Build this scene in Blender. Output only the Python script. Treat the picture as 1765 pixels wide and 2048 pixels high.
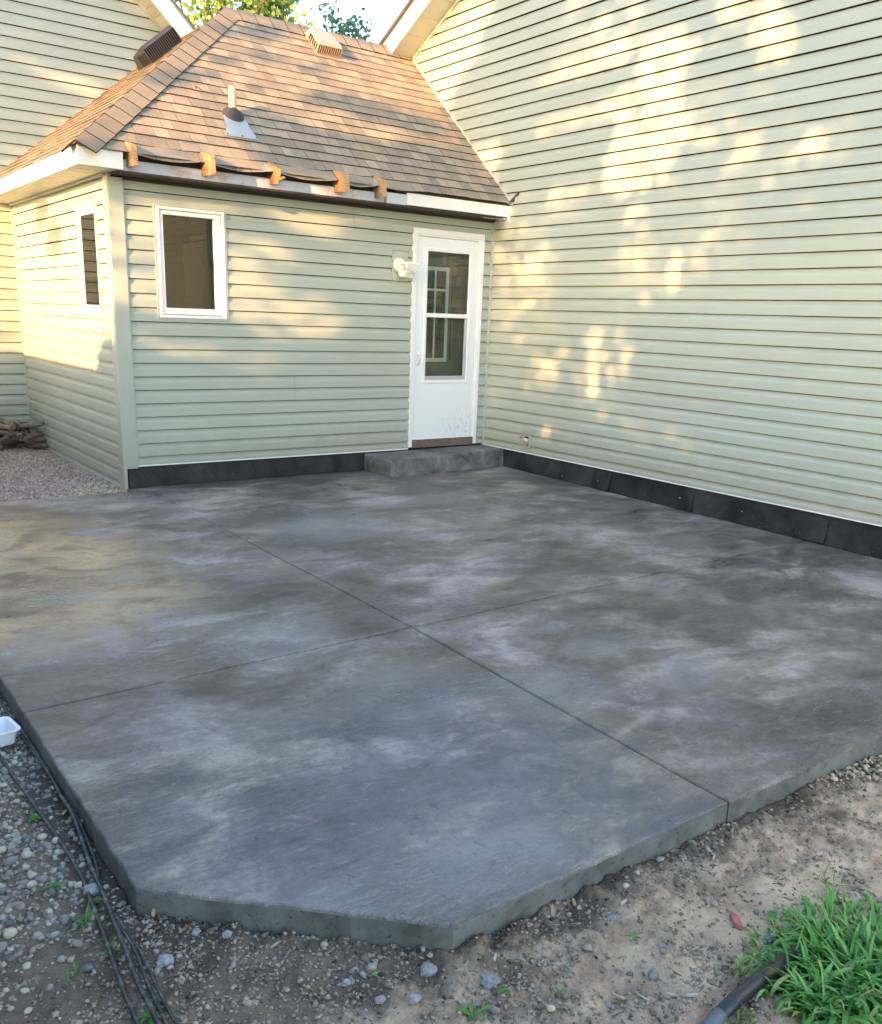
import bpy, math, random, zlib, base64
import numpy as np
from mathutils import Vector, Matrix, Euler
random.seed(7); rng = np.random.default_rng(11)
S = bpy.context.scene; COL = S.collection
for o_ in list(bpy.data.objects): bpy.data.objects.remove(o_)
# ---------------------------------------------------------------- camera
cam = bpy.data.cameras.new('camera'); co = bpy.data.objects.new('camera', cam); COL.objects.link(co)
co.location = (-6.43527, -7.90187, 1.52476); co.rotation_euler = (1.295643, -0.035634, -0.632389)
cam.sensor_fit = 'HORIZONTAL'; cam.sensor_width = 36; cam.lens = 36*1814.62/1765
cam.shift_y = (1149.1-1024)/1765; cam.clip_start = .05; cam.clip_end = 900
S.camera = co
S.render.resolution_x = 882; S.render.resolution_y = 1024
# ---------------------------------------------------------------- world, sun, exposure
SUN_DIR = Vector((1, .416, -.21)).normalized()
SUN_EL = math.asin(-SUN_DIR.z); SUN_ROT = math.atan2(-SUN_DIR.x, -SUN_DIR.y)
w = bpy.data.worlds.new('World'); S.world = w; w.use_nodes = True
wn = w.node_tree.nodes; wl = w.node_tree.links; wn.clear()
sk = wn.new('ShaderNodeTexSky'); sk.sky_type = 'NISHITA'; sk.sun_disc = False
sk.sun_elevation = SUN_EL; sk.sun_rotation = SUN_ROT; sk.air_density = 1.0; sk.dust_density = 1.8; sk.ozone_density = 1.3
bg = wn.new('ShaderNodeBackground'); bg.inputs[1].default_value = .15
wo = wn.new('ShaderNodeOutputWorld'); wl.new(sk.outputs[0], bg.inputs[0]); wl.new(bg.outputs[0], wo.inputs[0])
sl = bpy.data.lights.new('sun', 'SUN'); sl.energy = 2.0; sl.angle = math.radians(.5); sl.color = (1, .56, .25)
so = bpy.data.objects.new('sun', sl); COL.objects.link(so); so.location = (-12, -8, 9)
so.rotation_euler = SUN_DIR.to_track_quat('-Z', 'Y').to_euler()
S.view_settings.view_transform = 'Standard'; S.view_settings.look = 'None'
S.view_settings.exposure = 2.94; S.view_settings.gamma = 1.0; S.view_settings.use_curve_mapping = False
S.cycles.max_bounces = 8; S.cycles.use_denoising = True
# ---------------------------------------------------------------- helpers
ORG = {}
def tag(o, label=None, cat=None, group=None, kind=None):
    if label: o['label'] = label
    if cat: o['category'] = cat
    if group: o['group'] = group
    if kind: o['kind'] = kind
    return o
def empty(name, loc, parent=None, **k):
    o = bpy.data.objects.new(name, None); COL.objects.link(o); loc = Vector(loc)
    o.empty_display_size = .1
    if parent: o.parent = parent; o.location = loc-ORG[parent.name]
    else: o.location = loc
    ORG[o.name] = loc; return tag(o, **k)
def mk(name, V, F, m, parent=None, smooth=False, origin=None, uv=None, bevel=0, **k):
    V = np.asarray(V, dtype=float)
    if origin is None:
        a, b = V.min(0), V.max(0); origin = ((a[0]+b[0])/2, (a[1]+b[1])/2, a[2])
    org = Vector([float(c) for c in origin])
    me = bpy.data.meshes.new(name)
    VV = (V-np.array(org))
    if isinstance(F, np.ndarray):
        me.vertices.add(len(VV)); me.vertices.foreach_set('co', VV.astype(np.float32).ravel())
        n = F.shape[1]; me.loops.add(F.size); me.loops.foreach_set('vertex_index', F.astype(np.int32).ravel())
        me.polygons.add(len(F)); me.polygons.foreach_set('loop_start', np.arange(0, F.size, n, dtype=np.int32))
        me.update(calc_edges=True)
    else:
        me.from_pydata(VV.tolist(), [], F)
    if smooth: me.polygons.foreach_set('use_smooth', [True]*len(me.polygons))
    for mm in (m if isinstance(m, (list, tuple)) else [m]): me.materials.append(mm)
    me.update()
    o = bpy.data.objects.new(name, me); COL.objects.link(o)
    if parent: o.parent = parent; o.location = org-ORG[parent.name]
    else: o.location = org
    ORG[o.name] = org
    if bevel:
        b = o.modifiers.new('bevel', 'BEVEL'); b.width = bevel; b.segments = 2; b.limit_method = 'ANGLE'; b.angle_limit = math.radians(35)
    return tag(o, **k)
class MB:
    def __init__(s): s.V = []; s.F = []
    def add(s, V, F):
        n = len(s.V); s.V += [tuple(v) for v in V]; s.F += [tuple(i+n for i in f) for f in F]; return s
    def hexa(s, P):  # 8 points: bottom loop 4 then top loop 4
        return s.add(P, [(3, 2, 1, 0), (4, 5, 6, 7), (0, 1, 5, 4), (1, 2, 6, 5), (2, 3, 7, 6), (3, 0, 4, 7)])
    def box(s, x0, x1, y0, y1, z0, z1):
        return s.hexa([(x0, y0, z0), (x1, y0, z0), (x1, y1, z0), (x0, y1, z0), (x0, y0, z1), (x1, y0, z1), (x1, y1, z1), (x0, y1, z1)])
    def tube(s, P, r, n=8, cap=True):
        P = [Vector(p) for p in P]; rs = r if isinstance(r, (list, tuple)) else [r]*len(P); V = []; F = []
        up = Vector((0, 0, 1))
        for i, p in enumerate(P):
            t = (P[min(i+1, len(P)-1)]-P[max(i-1, 0)]).normalized()
            a = t.cross(up) if abs(t.z) < .95 else t.cross(Vector((1, 0, 0))); a.normalize(); b = t.cross(a)
            for k in range(n): V.append(p+(a*math.cos(2*math.pi*k/n)+b*math.sin(2*math.pi*k/n))*rs[i])
        for i in range(len(P)-1):
            for k in range(n): F.append((i*n+k, i*n+(k+1) % n, (i+1)*n+(k+1) % n, (i+1)*n+k))
        if cap: F.append(tuple(range(n))[::-1]); F.append(tuple((len(P)-1)*n+k for k in range(n)))
        return s.add(V, F)
    def mk(s, name, m, parent=None, **k): return mk(name, s.V, s.F, m, parent, **k)
# ---------------------------------------------------------------- node material helper
def mat(name, base=(.5, .5, .5), rough=.5, spec=.5, metal=0):
    m = bpy.data.materials.new(name); m.use_nodes = True; nt = m.node_tree
    b = nt.nodes['Principled BSDF']; b.inputs['Base Color'].default_value = (*base, 1)
    b.inputs['Roughness'].default_value = rough; b.inputs['Specular IOR Level'].default_value = spec; b.inputs['Metallic'].default_value = metal
    return m, nt, b
def N(nt, t, **k):
    n = nt.nodes.new('ShaderNode'+t)
    for a, v in k.items():
        if a.startswith('i_'): n.inputs[a[2:].replace('_', ' ')].default_value = v
        else: setattr(n, a, v)
    return n
def L(nt, a, b): nt.links.new(a, b)
def coord(nt, scale=(1, 1, 1), rot=(0, 0, 0), obj=False, loc=(0, 0, 0)):
    g = N(nt, 'NewGeometry') if not obj else N(nt, 'TexCoord')
    mp = N(nt, 'Mapping'); mp.inputs['Scale'].default_value = scale; mp.inputs['Rotation'].default_value = rot; mp.inputs['Location'].default_value = loc
    L(nt, g.outputs['Position'] if not obj else g.outputs['Object'], mp.inputs[0]); return mp.outputs[0]
def noise(nt, vec, scale, detail=4, rough=.55, dist=0):
    n = N(nt, 'TexNoise'); n.inputs['Scale'].default_value = scale; n.inputs['Detail'].default_value = detail
    n.inputs['Roughness'].default_value = rough; n.inputs['Distortion'].default_value = dist; L(nt, vec, n.inputs['Vector']); return n.outputs['Fac']
def ramp(nt, fac, stops):
    r = N(nt, 'ValToRGB'); e = r.color_ramp.elements
    while len(e) < len(stops): e.new(.5)
    for el, (p, c) in zip(e, stops): el.position = p; el.color = (*c, 1) if len(c) == 3 else c
    L(nt, fac, r.inputs[0]); return r.outputs[0]
def gray(p0, p1, a=0., b=1.): return [(p0, (a,)*3), (p1, (b,)*3)]
def mix(nt, fac, a, b, mode='MIX'):
    n = N(nt, 'Mix', data_type='RGBA', blend_type=mode)
    for v, i in ((fac, 0), (a, 6), (b, 7)):
        if isinstance(v, (int, float)): n.inputs[i].default_value = v
        elif isinstance(v, tuple): n.inputs[i].default_value = (*v, 1)
        else: L(nt, v, n.inputs[i])
    return n.outputs[2]
def mth(nt, op, a, b=0., c=None):
    n = N(nt, 'Math', operation=op)
    for i, v in enumerate((a, b, c)):
        if v is None: continue
        if isinstance(v, (int, float)): n.inputs[i].default_value = v
        else: L(nt, v, n.inputs[i])
    return n.outputs[0]
def bump(nt, b, h, strength=.3, dist=.01, prev=None):
    n = N(nt, 'Bump'); n.inputs['Strength'].default_value = strength; n.inputs['Distance'].default_value = dist
    L(nt, h, n.inputs['Height'])
    if prev is not None: L(nt, prev, n.inputs['Normal'])
    L(nt, n.outputs[0], b.inputs['Normal']); return n.outputs[0]
def rand(nt, how):
    if how == 'obj': return N(nt, 'ObjectInfo').outputs['Random']
    return N(nt, 'NewGeometry').outputs['Random Per Island']
# siding vinyl: sage green, faint embossed grain, chalking streaks and a little dirt
def siding_mat(name, base, flat=False):
    m, nt, b = mat(name, base, .42, .35)
    g = noise(nt, coord(nt, (3, 3, 90)), 1.5, 3); st = noise(nt, coord(nt, (.7, .7, 2.2)), 1.1, 4)
    c = mix(nt, ramp(nt, st, gray(.3, .75)), tuple(x*.93 for x in base), tuple(min(1, x*1.05) for x in base))
    c = mix(nt, mth(nt, 'MULTIPLY', rand(nt, 'obj'), .35), c, tuple(x*.90 for x in base))
    sp = noise(nt, coord(nt, (14, 14, 14)), 3, 2)
    c = mix(nt, mth(nt, 'MULTIPLY', ramp(nt, sp, gray(.70, .78)), .25), c, (.25, .24, .19))
    sx = N(nt, 'SeparateXYZ'); L(nt, N(nt, 'NewGeometry').outputs['Position'], sx.inputs[0])
    low = ramp(nt, mth(nt, 'ADD', sx.outputs[2], mth(nt, 'MULTIPLY', noise(nt, coord(nt, (1, 1, .4)), 9, 5, .7), -.45)), [(.02, (1, 1, 1)), (.30, (0, 0, 0))])
    c = mix(nt, mth(nt, 'MULTIPLY', low, .38), c, (.27, .25, .20))
    L(nt, c, b.inputs['Base Color']); L(nt, ramp(nt, st, gray(.2, .8, .36, .5)), b.inputs['Roughness'])
    bump(nt, b, g, .12, .002); return m
M = {}
M['siding'] = siding_mat('sage_vinyl_siding', (.41, .44, .375))
M['trim'] = siding_mat('sage_vinyl_trim', (.43, .455, .39))
M['soffit'] = siding_mat('almond_soffit', (.58, .57, .46))
def paint(name, base, rough=.4, dirt=.3, dcol=(.25, .22, .18), thr=(.55, .75), sc=6):
    m, nt, b = mat(name, base, rough, .4)
    n = noise(nt, coord(nt), sc, 6, .65); n2 = noise(nt, coord(nt, (1, 1, .3)), sc*5, 3)
    c = mix(nt, mth(nt, 'MULTIPLY', ramp(nt, n, gray(*thr)), dirt), base, dcol)
    c = mix(nt, mth(nt, 'MULTIPLY', ramp(nt, n2, gray(.6, .8)), dirt*.5), c, dcol)
    L(nt, c, b.inputs['Base Color']); bump(nt, b, n2, .06, .002); return m
M['white'] = paint('white_aluminium', (.80, .80, .78), .35, .12)
M['fascia'] = paint('white_fascia_paint', (.80, .78, .74), .4, .16)
M['oldpaint'] = paint('weathered_white_board', (.56, .57, .58), .7, .85, (.50, .33, .22), (.52, .6), 3.2)
M['door'] = paint('white_door_skin', (.78, .80, .82), .3, .05)
# scuffed lower part of door: own shape of wear
def door_mat():
    m, nt, b = mat('white_scuffed_door', (.78, .80, .82), .32, .4)
    sx = N(nt, 'SeparateXYZ'); L(nt, N(nt, 'NewGeometry').outputs['Position'], sx.inputs[0])
    n = noise(nt, coord(nt, (1.3, 1, .45), (0, .5, 0)), 60, 4, .7); big = noise(nt, coord(nt), 5, 2)
    low = ramp(nt, mth(nt, 'ADD', mth(nt, 'SUBTRACT', .62, sx.outputs[2]), mth(nt, 'MULTIPLY', big, .18)), gray(.06, .28))
    right = ramp(nt, mth(nt, 'ADD', sx.outputs[0], .9), gray(.15, .5))
    f = mth(nt, 'MULTIPLY', ramp(nt, n, gray(.54, .6)), mth(nt, 'MULTIPLY', low, right))
    L(nt, mix(nt, mth(nt, 'MULTIPLY', f, .55), (.78, .80, .82), (.33, .33, .33)), b.inputs['Base Color']); return m
M['doorskin'] = door_mat()
M['black'] = None
def membrane():
    m, nt, b = mat('black_foundation_membrane', (.03, .032, .036), .45, .25)
    n = noise(nt, coord(nt), 2.2, 5, .6, .5); sp = noise(nt, coord(nt, (1, 1, 1)), 55, 2)
    c = mix(nt, ramp(nt, n, gray(.4, .72)), (.012, .012, .014), (.055, .055, .058))
    c = mix(nt, mth(nt, 'MULTIPLY', ramp(nt, sp, gray(.68, .76)), .5), c, (.22, .22, .22))
    L(nt, c, b.inputs['Base Color']); L(nt, ramp(nt, n, gray(.3, .7, .38, .65)), b.inputs['Roughness']); bump(nt, b, n, .4, .02); return m
M['black'] = membrane()
def wood(name, a, c2, sc=1, dark=.2):
    m, nt, b = mat(name, a, .7, .25)
    g = noise(nt, coord(nt, (14, 14, 70)), sc*1.2, 5, .6, 1.5); n = noise(nt, coord(nt), 14, 4, .7)
    c = mix(nt, ramp(nt, g, gray(.35, .7)), a, c2); c = mix(nt, mth(nt, 'MULTIPLY', ramp(nt, n, gray(.5, .68)), dark), c, (.10, .055, .03))
    L(nt, c, b.inputs['Base Color']); bump(nt, b, g, .5, .004); return m
M['rafter'] = wood('raw_orange_rafter', (.52, .33, .17), (.36, .21, .10), 1, .45)
M['rafter_rot'] = wood('rotten_rafter', (.50, .25, .11), (.22, .11, .06), 1.4, .8)
M['threshold'] = wood('dark_stained_sill', (.12, .085, .065), (.22, .17, .14), 1, .4)
M['darkgap'] = mat('dark_roof_cavity', (.06, .045, .035), .9)[0]
def shingle(name, how, cols):
    m, nt, b = mat(name, cols[0], .9, .2)
    r = rand(nt, how); g = noise(nt, coord(nt), 120, 4, .8); g2 = noise(nt, coord(nt), 9, 3)
    n = len(cols); c = ramp(nt, r, [(i/n, cols[i]) for i in range(n)]); nt.nodes[-1]
    for x in nt.nodes:
        if x.type == 'VALTORGB' and len(x.color_ramp.elements) == n and n > 2: x.color_ramp.interpolation = 'CONSTANT'
    c = mix(nt, mth(nt, 'MULTIPLY', ramp(nt, g, gray(.3, .7)), .7), c, mix(nt, .55, c, (.06, .05, .045), 'MULTIPLY'))
    c = mix(nt, mth(nt, 'MULTIPLY', ramp(nt, g2, gray(.35, .7)), .25), c, (.20, .165, .14))
    L(nt, c, b.inputs['Base Color']); bump(nt, b, g, .7, .003); return m
TAN = [(.42, .345, .245), (.35, .285, .21), (.455, .375, .27), (.325, .27, .205), (.39, .32, .23), (.37, .30, .225), (.30, .25, .195)]
M['shingle'] = shingle('tan_asphalt_shingle', 'obj', TAN)
M['shingle_i'] = shingle('tan_asphalt_shingle_bulk', 'isl', TAN)
M['cap'] = shingle('hip_cap_shingle', 'obj', [(.35, .28, .20), (.32, .255, .185), (.37, .295, .21)])
M['asphalt'] = mat('black_asphalt_cut_edge', (.035, .03, .028), .9, .2)[0]
M['lead'] = mat('grey_flashing_sheet', (.36, .38, .41), .55, .4)[0]
M['rubber'] = mat('dark_rubber_boot', (.05, .042, .04), .7)[0]
M['pvc'] = paint('cream_plastic_pipe', (.55, .47, .34), .4, .15)
M['ventbrown'] = mat('tan_plastic_vent', (.42, .31, .24), .5)[0]
M['ventdark'] = mat('dark_plastic_vent', (.035, .033, .04), .5)[0]
M['void'] = mat('dark_inside', (.012, .012, .012), .9)[0]
def glass(name, tint=(.8, .85, .82)):
    m = bpy.data.materials.new(name); m.use_nodes = True; nt = m.node_tree; nt.nodes.clear()
    o = N(nt, 'OutputMaterial'); mx = N(nt, 'MixShader'); t = N(nt, 'BsdfTransparent'); g = N(nt, 'BsdfGlossy'); f = N(nt, 'Fresnel')
    t.inputs[0].default_value = (*tint, 1); g.inputs['Roughness'].default_value = .015; f.inputs[0].default_value = 1.42
    L(nt, f.outputs[0], mx.inputs[0]); L(nt, t.outputs[0], mx.inputs[1]); L(nt, g.outputs[0], mx.inputs[2]); L(nt, mx.outputs[0], o.inputs[0]); return m
M['glass'] = glass('window_glass')
M['room'] = mat('dim_room_wall', (.024, .026, .018), .9)[0]
M['roomdark'] = mat('dark_room_wall', (.010, .010, .010), .9)[0]
M['pale'] = mat('pale_curtain', (.10, .10, .06), .9)[0]
M['screen'] = mat('grey_screen_bar', (.42, .42, .44), .5)[0]
M['lampwhite'] = paint('white_lamp_plastic', (.82, .79, .70), .35, .08)
M['lens'] = mat('lamp_lens', (.22, .22, .2), .08, .8)[0]
M['wirered'] = mat('red_wire', (.45, .12, .08), .5)[0]
M['wiregreen'] = mat('green_wire', (.08, .28, .12), .5)[0]
M['tub'] = mat('milky_white_plastic', (.78, .80, .84), .3, .5)[0]
M['leafred'] = mat('dead_leaf_red', (.40, .12, .05), .8)[0]
# ---------------------------------------------------------------- the house
C = .1143
def zk(k): return .27+(19-k)*C
PROF = [(.011, -.003), (.009, .0125), (.0, .0155), (.002, .0175), (.060, .0150), (.066, .0138), (.073, .0090), (.081, .0040), (.090, .0010), (.1075, -.0012), (.1098, -.0042)]
house = empty('house', (-1.9, .0, 0), label='sage green house with lap siding, low hip-roofed wing and tall gable wall', cat='house')
FR = {'A': lambda s, o, z: (s, -o, z), 'B': lambda s, o, z: (-o, s, z), 'C': lambda s, o, z: (-3.98-o, s, z), 'D': lambda s, o, z: (s, 3.36-o, z)}
def wob(s, k, a): return a*(math.sin(s*2.3+k*1.7)+.6*math.sin(s*5.1+k*3.1)+.4*math.sin(s*9.7+k*.9))/2
def piece(mb, fr, k, zb, za, zc, s0, s1, lift):
    """one clipped strip of a dutch lap course, za..zc, along s0..s1 (numbers or functions of z)"""
    pts = [p for i_, p in enumerate(PROF) if za-1e-6 <= zb+p[0] <= zc+1e-6 and (i_ > 1 or za <= zb+1e-6)]
    def offat(z):
        d = z-zb
        for (a, oa), (b, ob) in zip(PROF[2:], PROF[3:]):
            if a <= d <= b: return oa+(ob-oa)*(d-a)/(b-a+1e-9)
        return PROF[-1][1]
    pts = [(zb+d, o) for d, o in pts]
    if not pts or (za > zb+1e-5 and pts[0][0] > za+1e-4): pts = [(za, -.002), (za, offat(za))]+[q for q in pts if q[0] > za+1e-4]
    if pts[-1][0] < zc-1e-4 and zc-zb < .1098: pts.append((zc, offat(zc)))
    f0 = s0 if callable(s0) else (lambda z: s0); f1 = s1 if callable(s1) else (lambda z: s1)
    zm = (za+zc)/2; n = max(1, int(abs(f1(zm)-f0(zm))/.4)); V = []; F = []
    if f1(za) <= f0(za) and f1(zc) <= f0(zc): return
    for i in range(n+1):
        for (z, o) in pts:
            a, b = f0(z), f1(z); b = max(a, b); s = a+(b-a)*i/n
            V.append(FR[fr](s, o+lift+wob(s, k, .0014), z+wob(s+7, k*1.3, .0008)))
    m = len(pts); flip = fr in 'C'
    for i in range(n):
        for j in range(m-1):
            q = (i*m+j, (i+1)*m+j, (i+1)*m+j+1, i*m+j+1)
            F.append(q)
    mb.add(V, F)
def course(wall, fr, k, zb, ztop, s0, s1, seams=(), holes=(), top=None):
    e = [s0]+sorted(seams)+[s1]
    for i in range(len(e)-1):
        a, b = e[i], e[i+1]; lift = .0030 if i % 2 else 0
        if i+1 < len(e)-1 and i % 2 : b = b+.02
        am = a if not callable(a) else a(zb); bm = b if not callable(b) else b(zb)
        hs = [h for h in holes if h[1] > am and h[0] < bm and h[3] > zb+.002 and h[2] < ztop-.002]
        zs = sorted({zb, ztop}|{min(max(v, zb), ztop) for h in hs for v in (h[2], h[3])})
        zs = [z for q, z in enumerate(zs) if q == 0 or z-zs[q-1] > .003]
        rects = []
        for za, zc in zip(zs, zs[1:]):
            zm = (za+zc)/2; cur = a
            for h in sorted(hs):
                if h[2] < zm < h[3]: rects.append((za, zc, cur, h[0])); cur = h[1]
            rects.append((za, zc, cur, b))
        if len(zs) == 2:
            for r in rects:
                mb = MB(); piece(mb, fr, k, zb, r[0], r[1]+(.0 if r[1] >= ztop-1e-5 and ztop-zb > C-.001 else 0), r[2], r[3], lift)
                if mb.V: mb.mk('siding_board', M['siding'], wall)
        else:
            mb = MB()
            for r in rects: piece(mb, fr, k, zb, r[0], r[1], r[2], r[3], lift)
            if mb.V: mb.mk('siding_board', M['siding'], wall)
def wallpart(name, V, F, label): return mk(name, V, F, M['void'], house, label=label)
# wall A (door and window), sheathing behind with openings
HA = [(-3.638, -3.0, 1.431, 2.355), (-1.03, -.12, .2, 2.384), (-1.272, -1.08, 1.865, 2.153)]
HC = [(.352, .935, 1.448, 2.358)]
HB = [(-.80, -.65, .236, .382)]
mb = MB()
for (x0, x1, z0, z1) in [(-3.96, -3.63, .19, 2.55), (-3.63, -3.01, .19, 1.44), (-3.63, -3.01, 2.35, 2.55), (-3.01, -1.02, .19, 2.55), (-1.02, -.13, 2.375, 2.55), (-.13, 0.1, .19, 2.55), (-1.02, -.13, .10, .21)]:
    mb.box(x0, x1, .005, .12, z0, z1)
wa = mb.mk('wall', M['void'], house, label='siding wall with white door and small window under the low eave')
course(wa, 'A', 20, zk(19)-.114+.0, zk(19)-.0, -3.88, -1.03, (), [(-9, 9, 0, .196)])
course(wa, 'A', 20, zk(19)-.114, zk(19), -.12, -.03, (), [(-9, 9, 0, .205)])
for k in range(19, -3, -1):
    zb = zk(k); zt = min(zb+C, 2.515)
    if zt-zb < .01: continue
    seam = (-1.712,) if k in (0, 1) else ((-2.35,) if k in (14, 15) else ())
    course(wa, 'A', k, zb, zt, -3.88, -.03, seam, HA)
# wall B (tall gable)
def roofy(z): return (z-2.919)/.88-.012
def rakey(z): return 1.6-(z-4.33)/.5
def yl(z):
    if z <= 2.69: return -.03
    return min(roofy(z), rakey(z) if z > 4.33 else 9)
PK = -4.3
def yr(z):
    if z <= 4.33: return -10.2
    return -10.2+(z-4.33)/.5
mb = MB(); V = [(.005, .1, .19), (.005, -10.2, .19), (.005, -10.2, 4.33), (.005, PK, 7.28), (.005, 1.6, 4.33), (.005, .1, 4.33)]
V2 = [(.13, v[1], v[2]) for v in V]; n = 6
mb.add(V+V2, [tuple(range(n)), tuple(range(2*n-1, n-1, -1))]+[(i, i+n, (i+1) % n+n, (i+1) % n) for i in range(n)])
wb = mb.mk('wall', M['void'], house, label='tall gable wall of long sage siding boards on the right')
SEAM = {0: -3.035, 1: -3.709, 2: -3.026, 3: -3.70, 4: -3.0, 5: -3.705, 6: -2.39, 7: -3.70, 8: -2.9, 9: -3.585, -1: -2.377, -2: -3.2, -3: -2.6, -4: -3.9}
for k in range(20, -42, -1):
    zb = zk(k); zt = zb+C
    if zt > 7.2: break
    m2 = math.floor(k/2); s_ = SEAM.get(m2, -2.0-((m2*.73) % 1)*2.4)
    seams = [s_] if s_ > yr(zb)+.4 and s_ < yl(zb)-.4 else []
    if yr(zb) < -7.6: seams = [-6.9-(.5 if k % 4 < 2 else 0)]+seams
    if zb < 2.69 and zt > 2.69: a = -.27; zt = min(zt, zt)
    holes = HB if k > 15 else ()
    if k == 20: holes = [(-20, 20, 0, .196)]+list(HB)
    hi = yl if zb > 2.6 else -.03
    course(wb, 'B', k, zb, zt, yr if zb > 4.3 else -10.2, hi, seams, holes)
# wall C (left face of wing) and wall D with the gable above it
mb = MB()
for (y0, y1, z0, z1) in [(.02, .36, -.06, 2.56), (.36, .93, -.06, 1.46), (.36, .93, 2.35, 2.56), (.93, 3.4, -.06, 2.56)]: mb.box(-3.975, -3.87, y0, y1, z0, z1)
wc = mb.mk('wall', M['void'], house, label='narrow side wall with slim window facing the gravel')
for k in range(22, -3, -1):
    zb = zk(k); zt = min(zb+C, 2.555)
    if zt-zb < .01: continue
    course(wc, 'C', k, zb, zt, .09, 3.335, (), HC)
mb = MB(); V = [(-7.6, 3.365, -.1), (-4.0, 3.365, -.1), (-4.0, 3.365, 2.9), (-1.7, 3.365, 4.05), (-4.4, 3.365, 6.55), (-7.6, 3.365, 3.6)]; n = 6
V2 = [(v[0], 3.5, v[2]) for v in V]
mb.add(V+V2, [tuple(range(n))[::-1], tuple(range(n, 2*n))]+[(i, (i+1) % n, (i+1) % n+n, i+n) for i in range(n)])
wd = mb.mk('wall', M['void'], house, label='shaded gable wall of the left block above the hip roof')
def xr(z):
    if z < 2.6: return -4.005
    if z < 2.72: return -4.28
    a = (z-2.69)/.8246-4.262; b = -2.263-(z-4.556)/.924
    return min(a, b)
def xl(z): return -7.6 if z < 3.6 else -7.6+(z-3.6)/.924
for k in range(20, -36, -1):
    zb = zk(k)+.03; zt = zb+C
    if xr(zt)-xl(zt) < .2: break
    course(wd, 'D', k, zb, zt, xl if zb > 3.6 else -7.6, xr if zb > 2.5 else -4.005, [-5.4-(.8 if k % 4 < 2 else 0)] if zb < 4.4 else [], ())
# ---- corner posts and channels
def tr(name, m=None, parent=None, bevel=.003, **k):
    return lambda *b: None
mb = MB(); mb.box(-4.002, -3.878, -.028, .004, .172, 2.52); mb.mk('corner_post', M['trim'], house, bevel=.004)
mb = MB(); mb.box(-4.006, -3.974, -.026, .095, -.075, 2.555); mb.mk('corner_post', M['trim'], house, bevel=.004)
mb = MB(); mb.box(-3.878, -3.868, -.018, .0, .195, 2.52); mb.mk('channel', M['trim'], wa)
mb = MB(); mb.box(-.028, .004, -.03, .004, .175, 2.52); mb.mk('inside_corner_post', M['trim'], house, bevel=.004, label='pale inside corner strip where the two walls meet')
mb = MB(); mb.box(-4.008, -3.97, 3.33, 3.368, -.05, 2.56); mb.mk('inside_corner_post', M['trim'], house, bevel=.004)
mb = MB(); mb.box(-3.88, -1.03, -.0185, .002, .186, .197); mb.mk('starter_strip', M['white'], wa)
mb = MB(); mb.box(-.0185, .002, -10.2, -.03, .186, .197); mb.mk('starter_strip', M['white'], wb)
# step flashing line where roof meets wall B
mb = MB()
def rp(y, up, off): return (-off, y-.66*up, 2.919+.88*y+.75*up)
mb.hexa([rp(-.29, 0, .022), rp(-.29, 0, .0), rp(1.62, 0, .0), rp(1.62, 0, .022), rp(-.29, .03, .022), rp(-.29, .03, .0), rp(1.62, .03, .0), rp(1.62, .03, .022)])
mb.mk('roof_flashing', M['trim'], house)
mb = MB(); mb.add([(-.03, -.27, 2.70), (-.005, -.40, 2.80), (-.012, -.36, 2.69), (-.035, -.25, 2.68), (-.024, -.27, 2.70), (-.0, -.40, 2.80)], [(0, 1, 2, 3), (4, 5, 2, 3), (0, 4, 5, 1)])
mb.mk('kickout_flashing', M['rubber'], house)
mb = MB(); mb.add([(-.03, -.30, 2.665), (-.11, -.285, 2.695), (-.10, -.25, 2.70), (-.02, -.24, 2.69), (-.03, -.30, 2.66), (-.11, -.285, 2.69)], [(0, 1, 2, 3), (0, 4, 5, 1)]); mb.mk('drip_flashing', M['lead'], house)
# ---- rings (window and door frames)
def ring(fr, name, o, i, d0, d1, m, parent, bevel=.003, **k):
    mb = MB(); P = lambda s, d, z: FR[fr](s, d, z)
    (a0, a1, b0, b1), (c0, c1, e0, e1) = o, i
    out = [(a0, b0), (a1, b0), (a1, b1), (a0, b1)]; inn = [(c0, e0), (c1, e0), (c1, e1), (c0, e1)]
    V = [P(s, d0, z) for s, z in out]+[P(s, d0, z) for s, z in inn]+[P(s, d1, z) for s, z in out]+[P(s, d1, z) for s, z in inn]
    F = []
    for q in range(4):
        r = (q+1) % 4
        F += [(8+q, 8+r, 12+r, 12+q), (q, 4+q, 4+r, r), (q, r, 8+r, 8+q), (4+q, 12+q, 12+r, 4+r)]
    mb.add(V, F); return mb.mk(name, m, parent, bevel=bevel, **k)
def slab(fr, name, r, d0, d1, m, parent, **k):
    P = lambda s, d, z: FR[fr](s, d, z); a, b, c, e = r
    mb = MB(); mb.hexa([P(a, d0, c), P(b, d0, c), P(b, d1, c), P(a, d1, c), P(a, d0, e), P(b, d0, e), P(b, d1, e), P(a, d1, e)]); return mb.mk(name, m, parent, **k)
def win(fr, o, g, label, room):
    dp = .010 if room else 0
    a, b, c, e = o
    f = ring(fr, 'window', o, (a+.016, b-.016, c+.014, e-.014), -.01, .022, M['trim'], house, label=label)
    ring(fr, 'frame', (a+.018, b-.018, c+.016, e-.016), (a+.045, b-.045, c+.042, e-.04), -.03, .026-dp, M['white'], f)
    ring(fr, 'sash', (a+.048, b-.048, c+.046, e-.044), g, -.035, .014-dp, M['white'], f, bevel=.003 if room else .005)
    slab(fr, 'pane', g, -.022+dp*2.2, -.016+dp*1.8, M['glass'], f)
    return f
wnA = win('A', (-3.638, -3.0, 1.431, 2.355), (-3.558, -3.108, 1.530, 2.277), 'white framed window on the door wall', 0)
wnC = win('C', (.352, .935, 1.448, 2.358), (.41, .865, 1.53, 2.278), 'slim white framed window on the side wall', 1)
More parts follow.
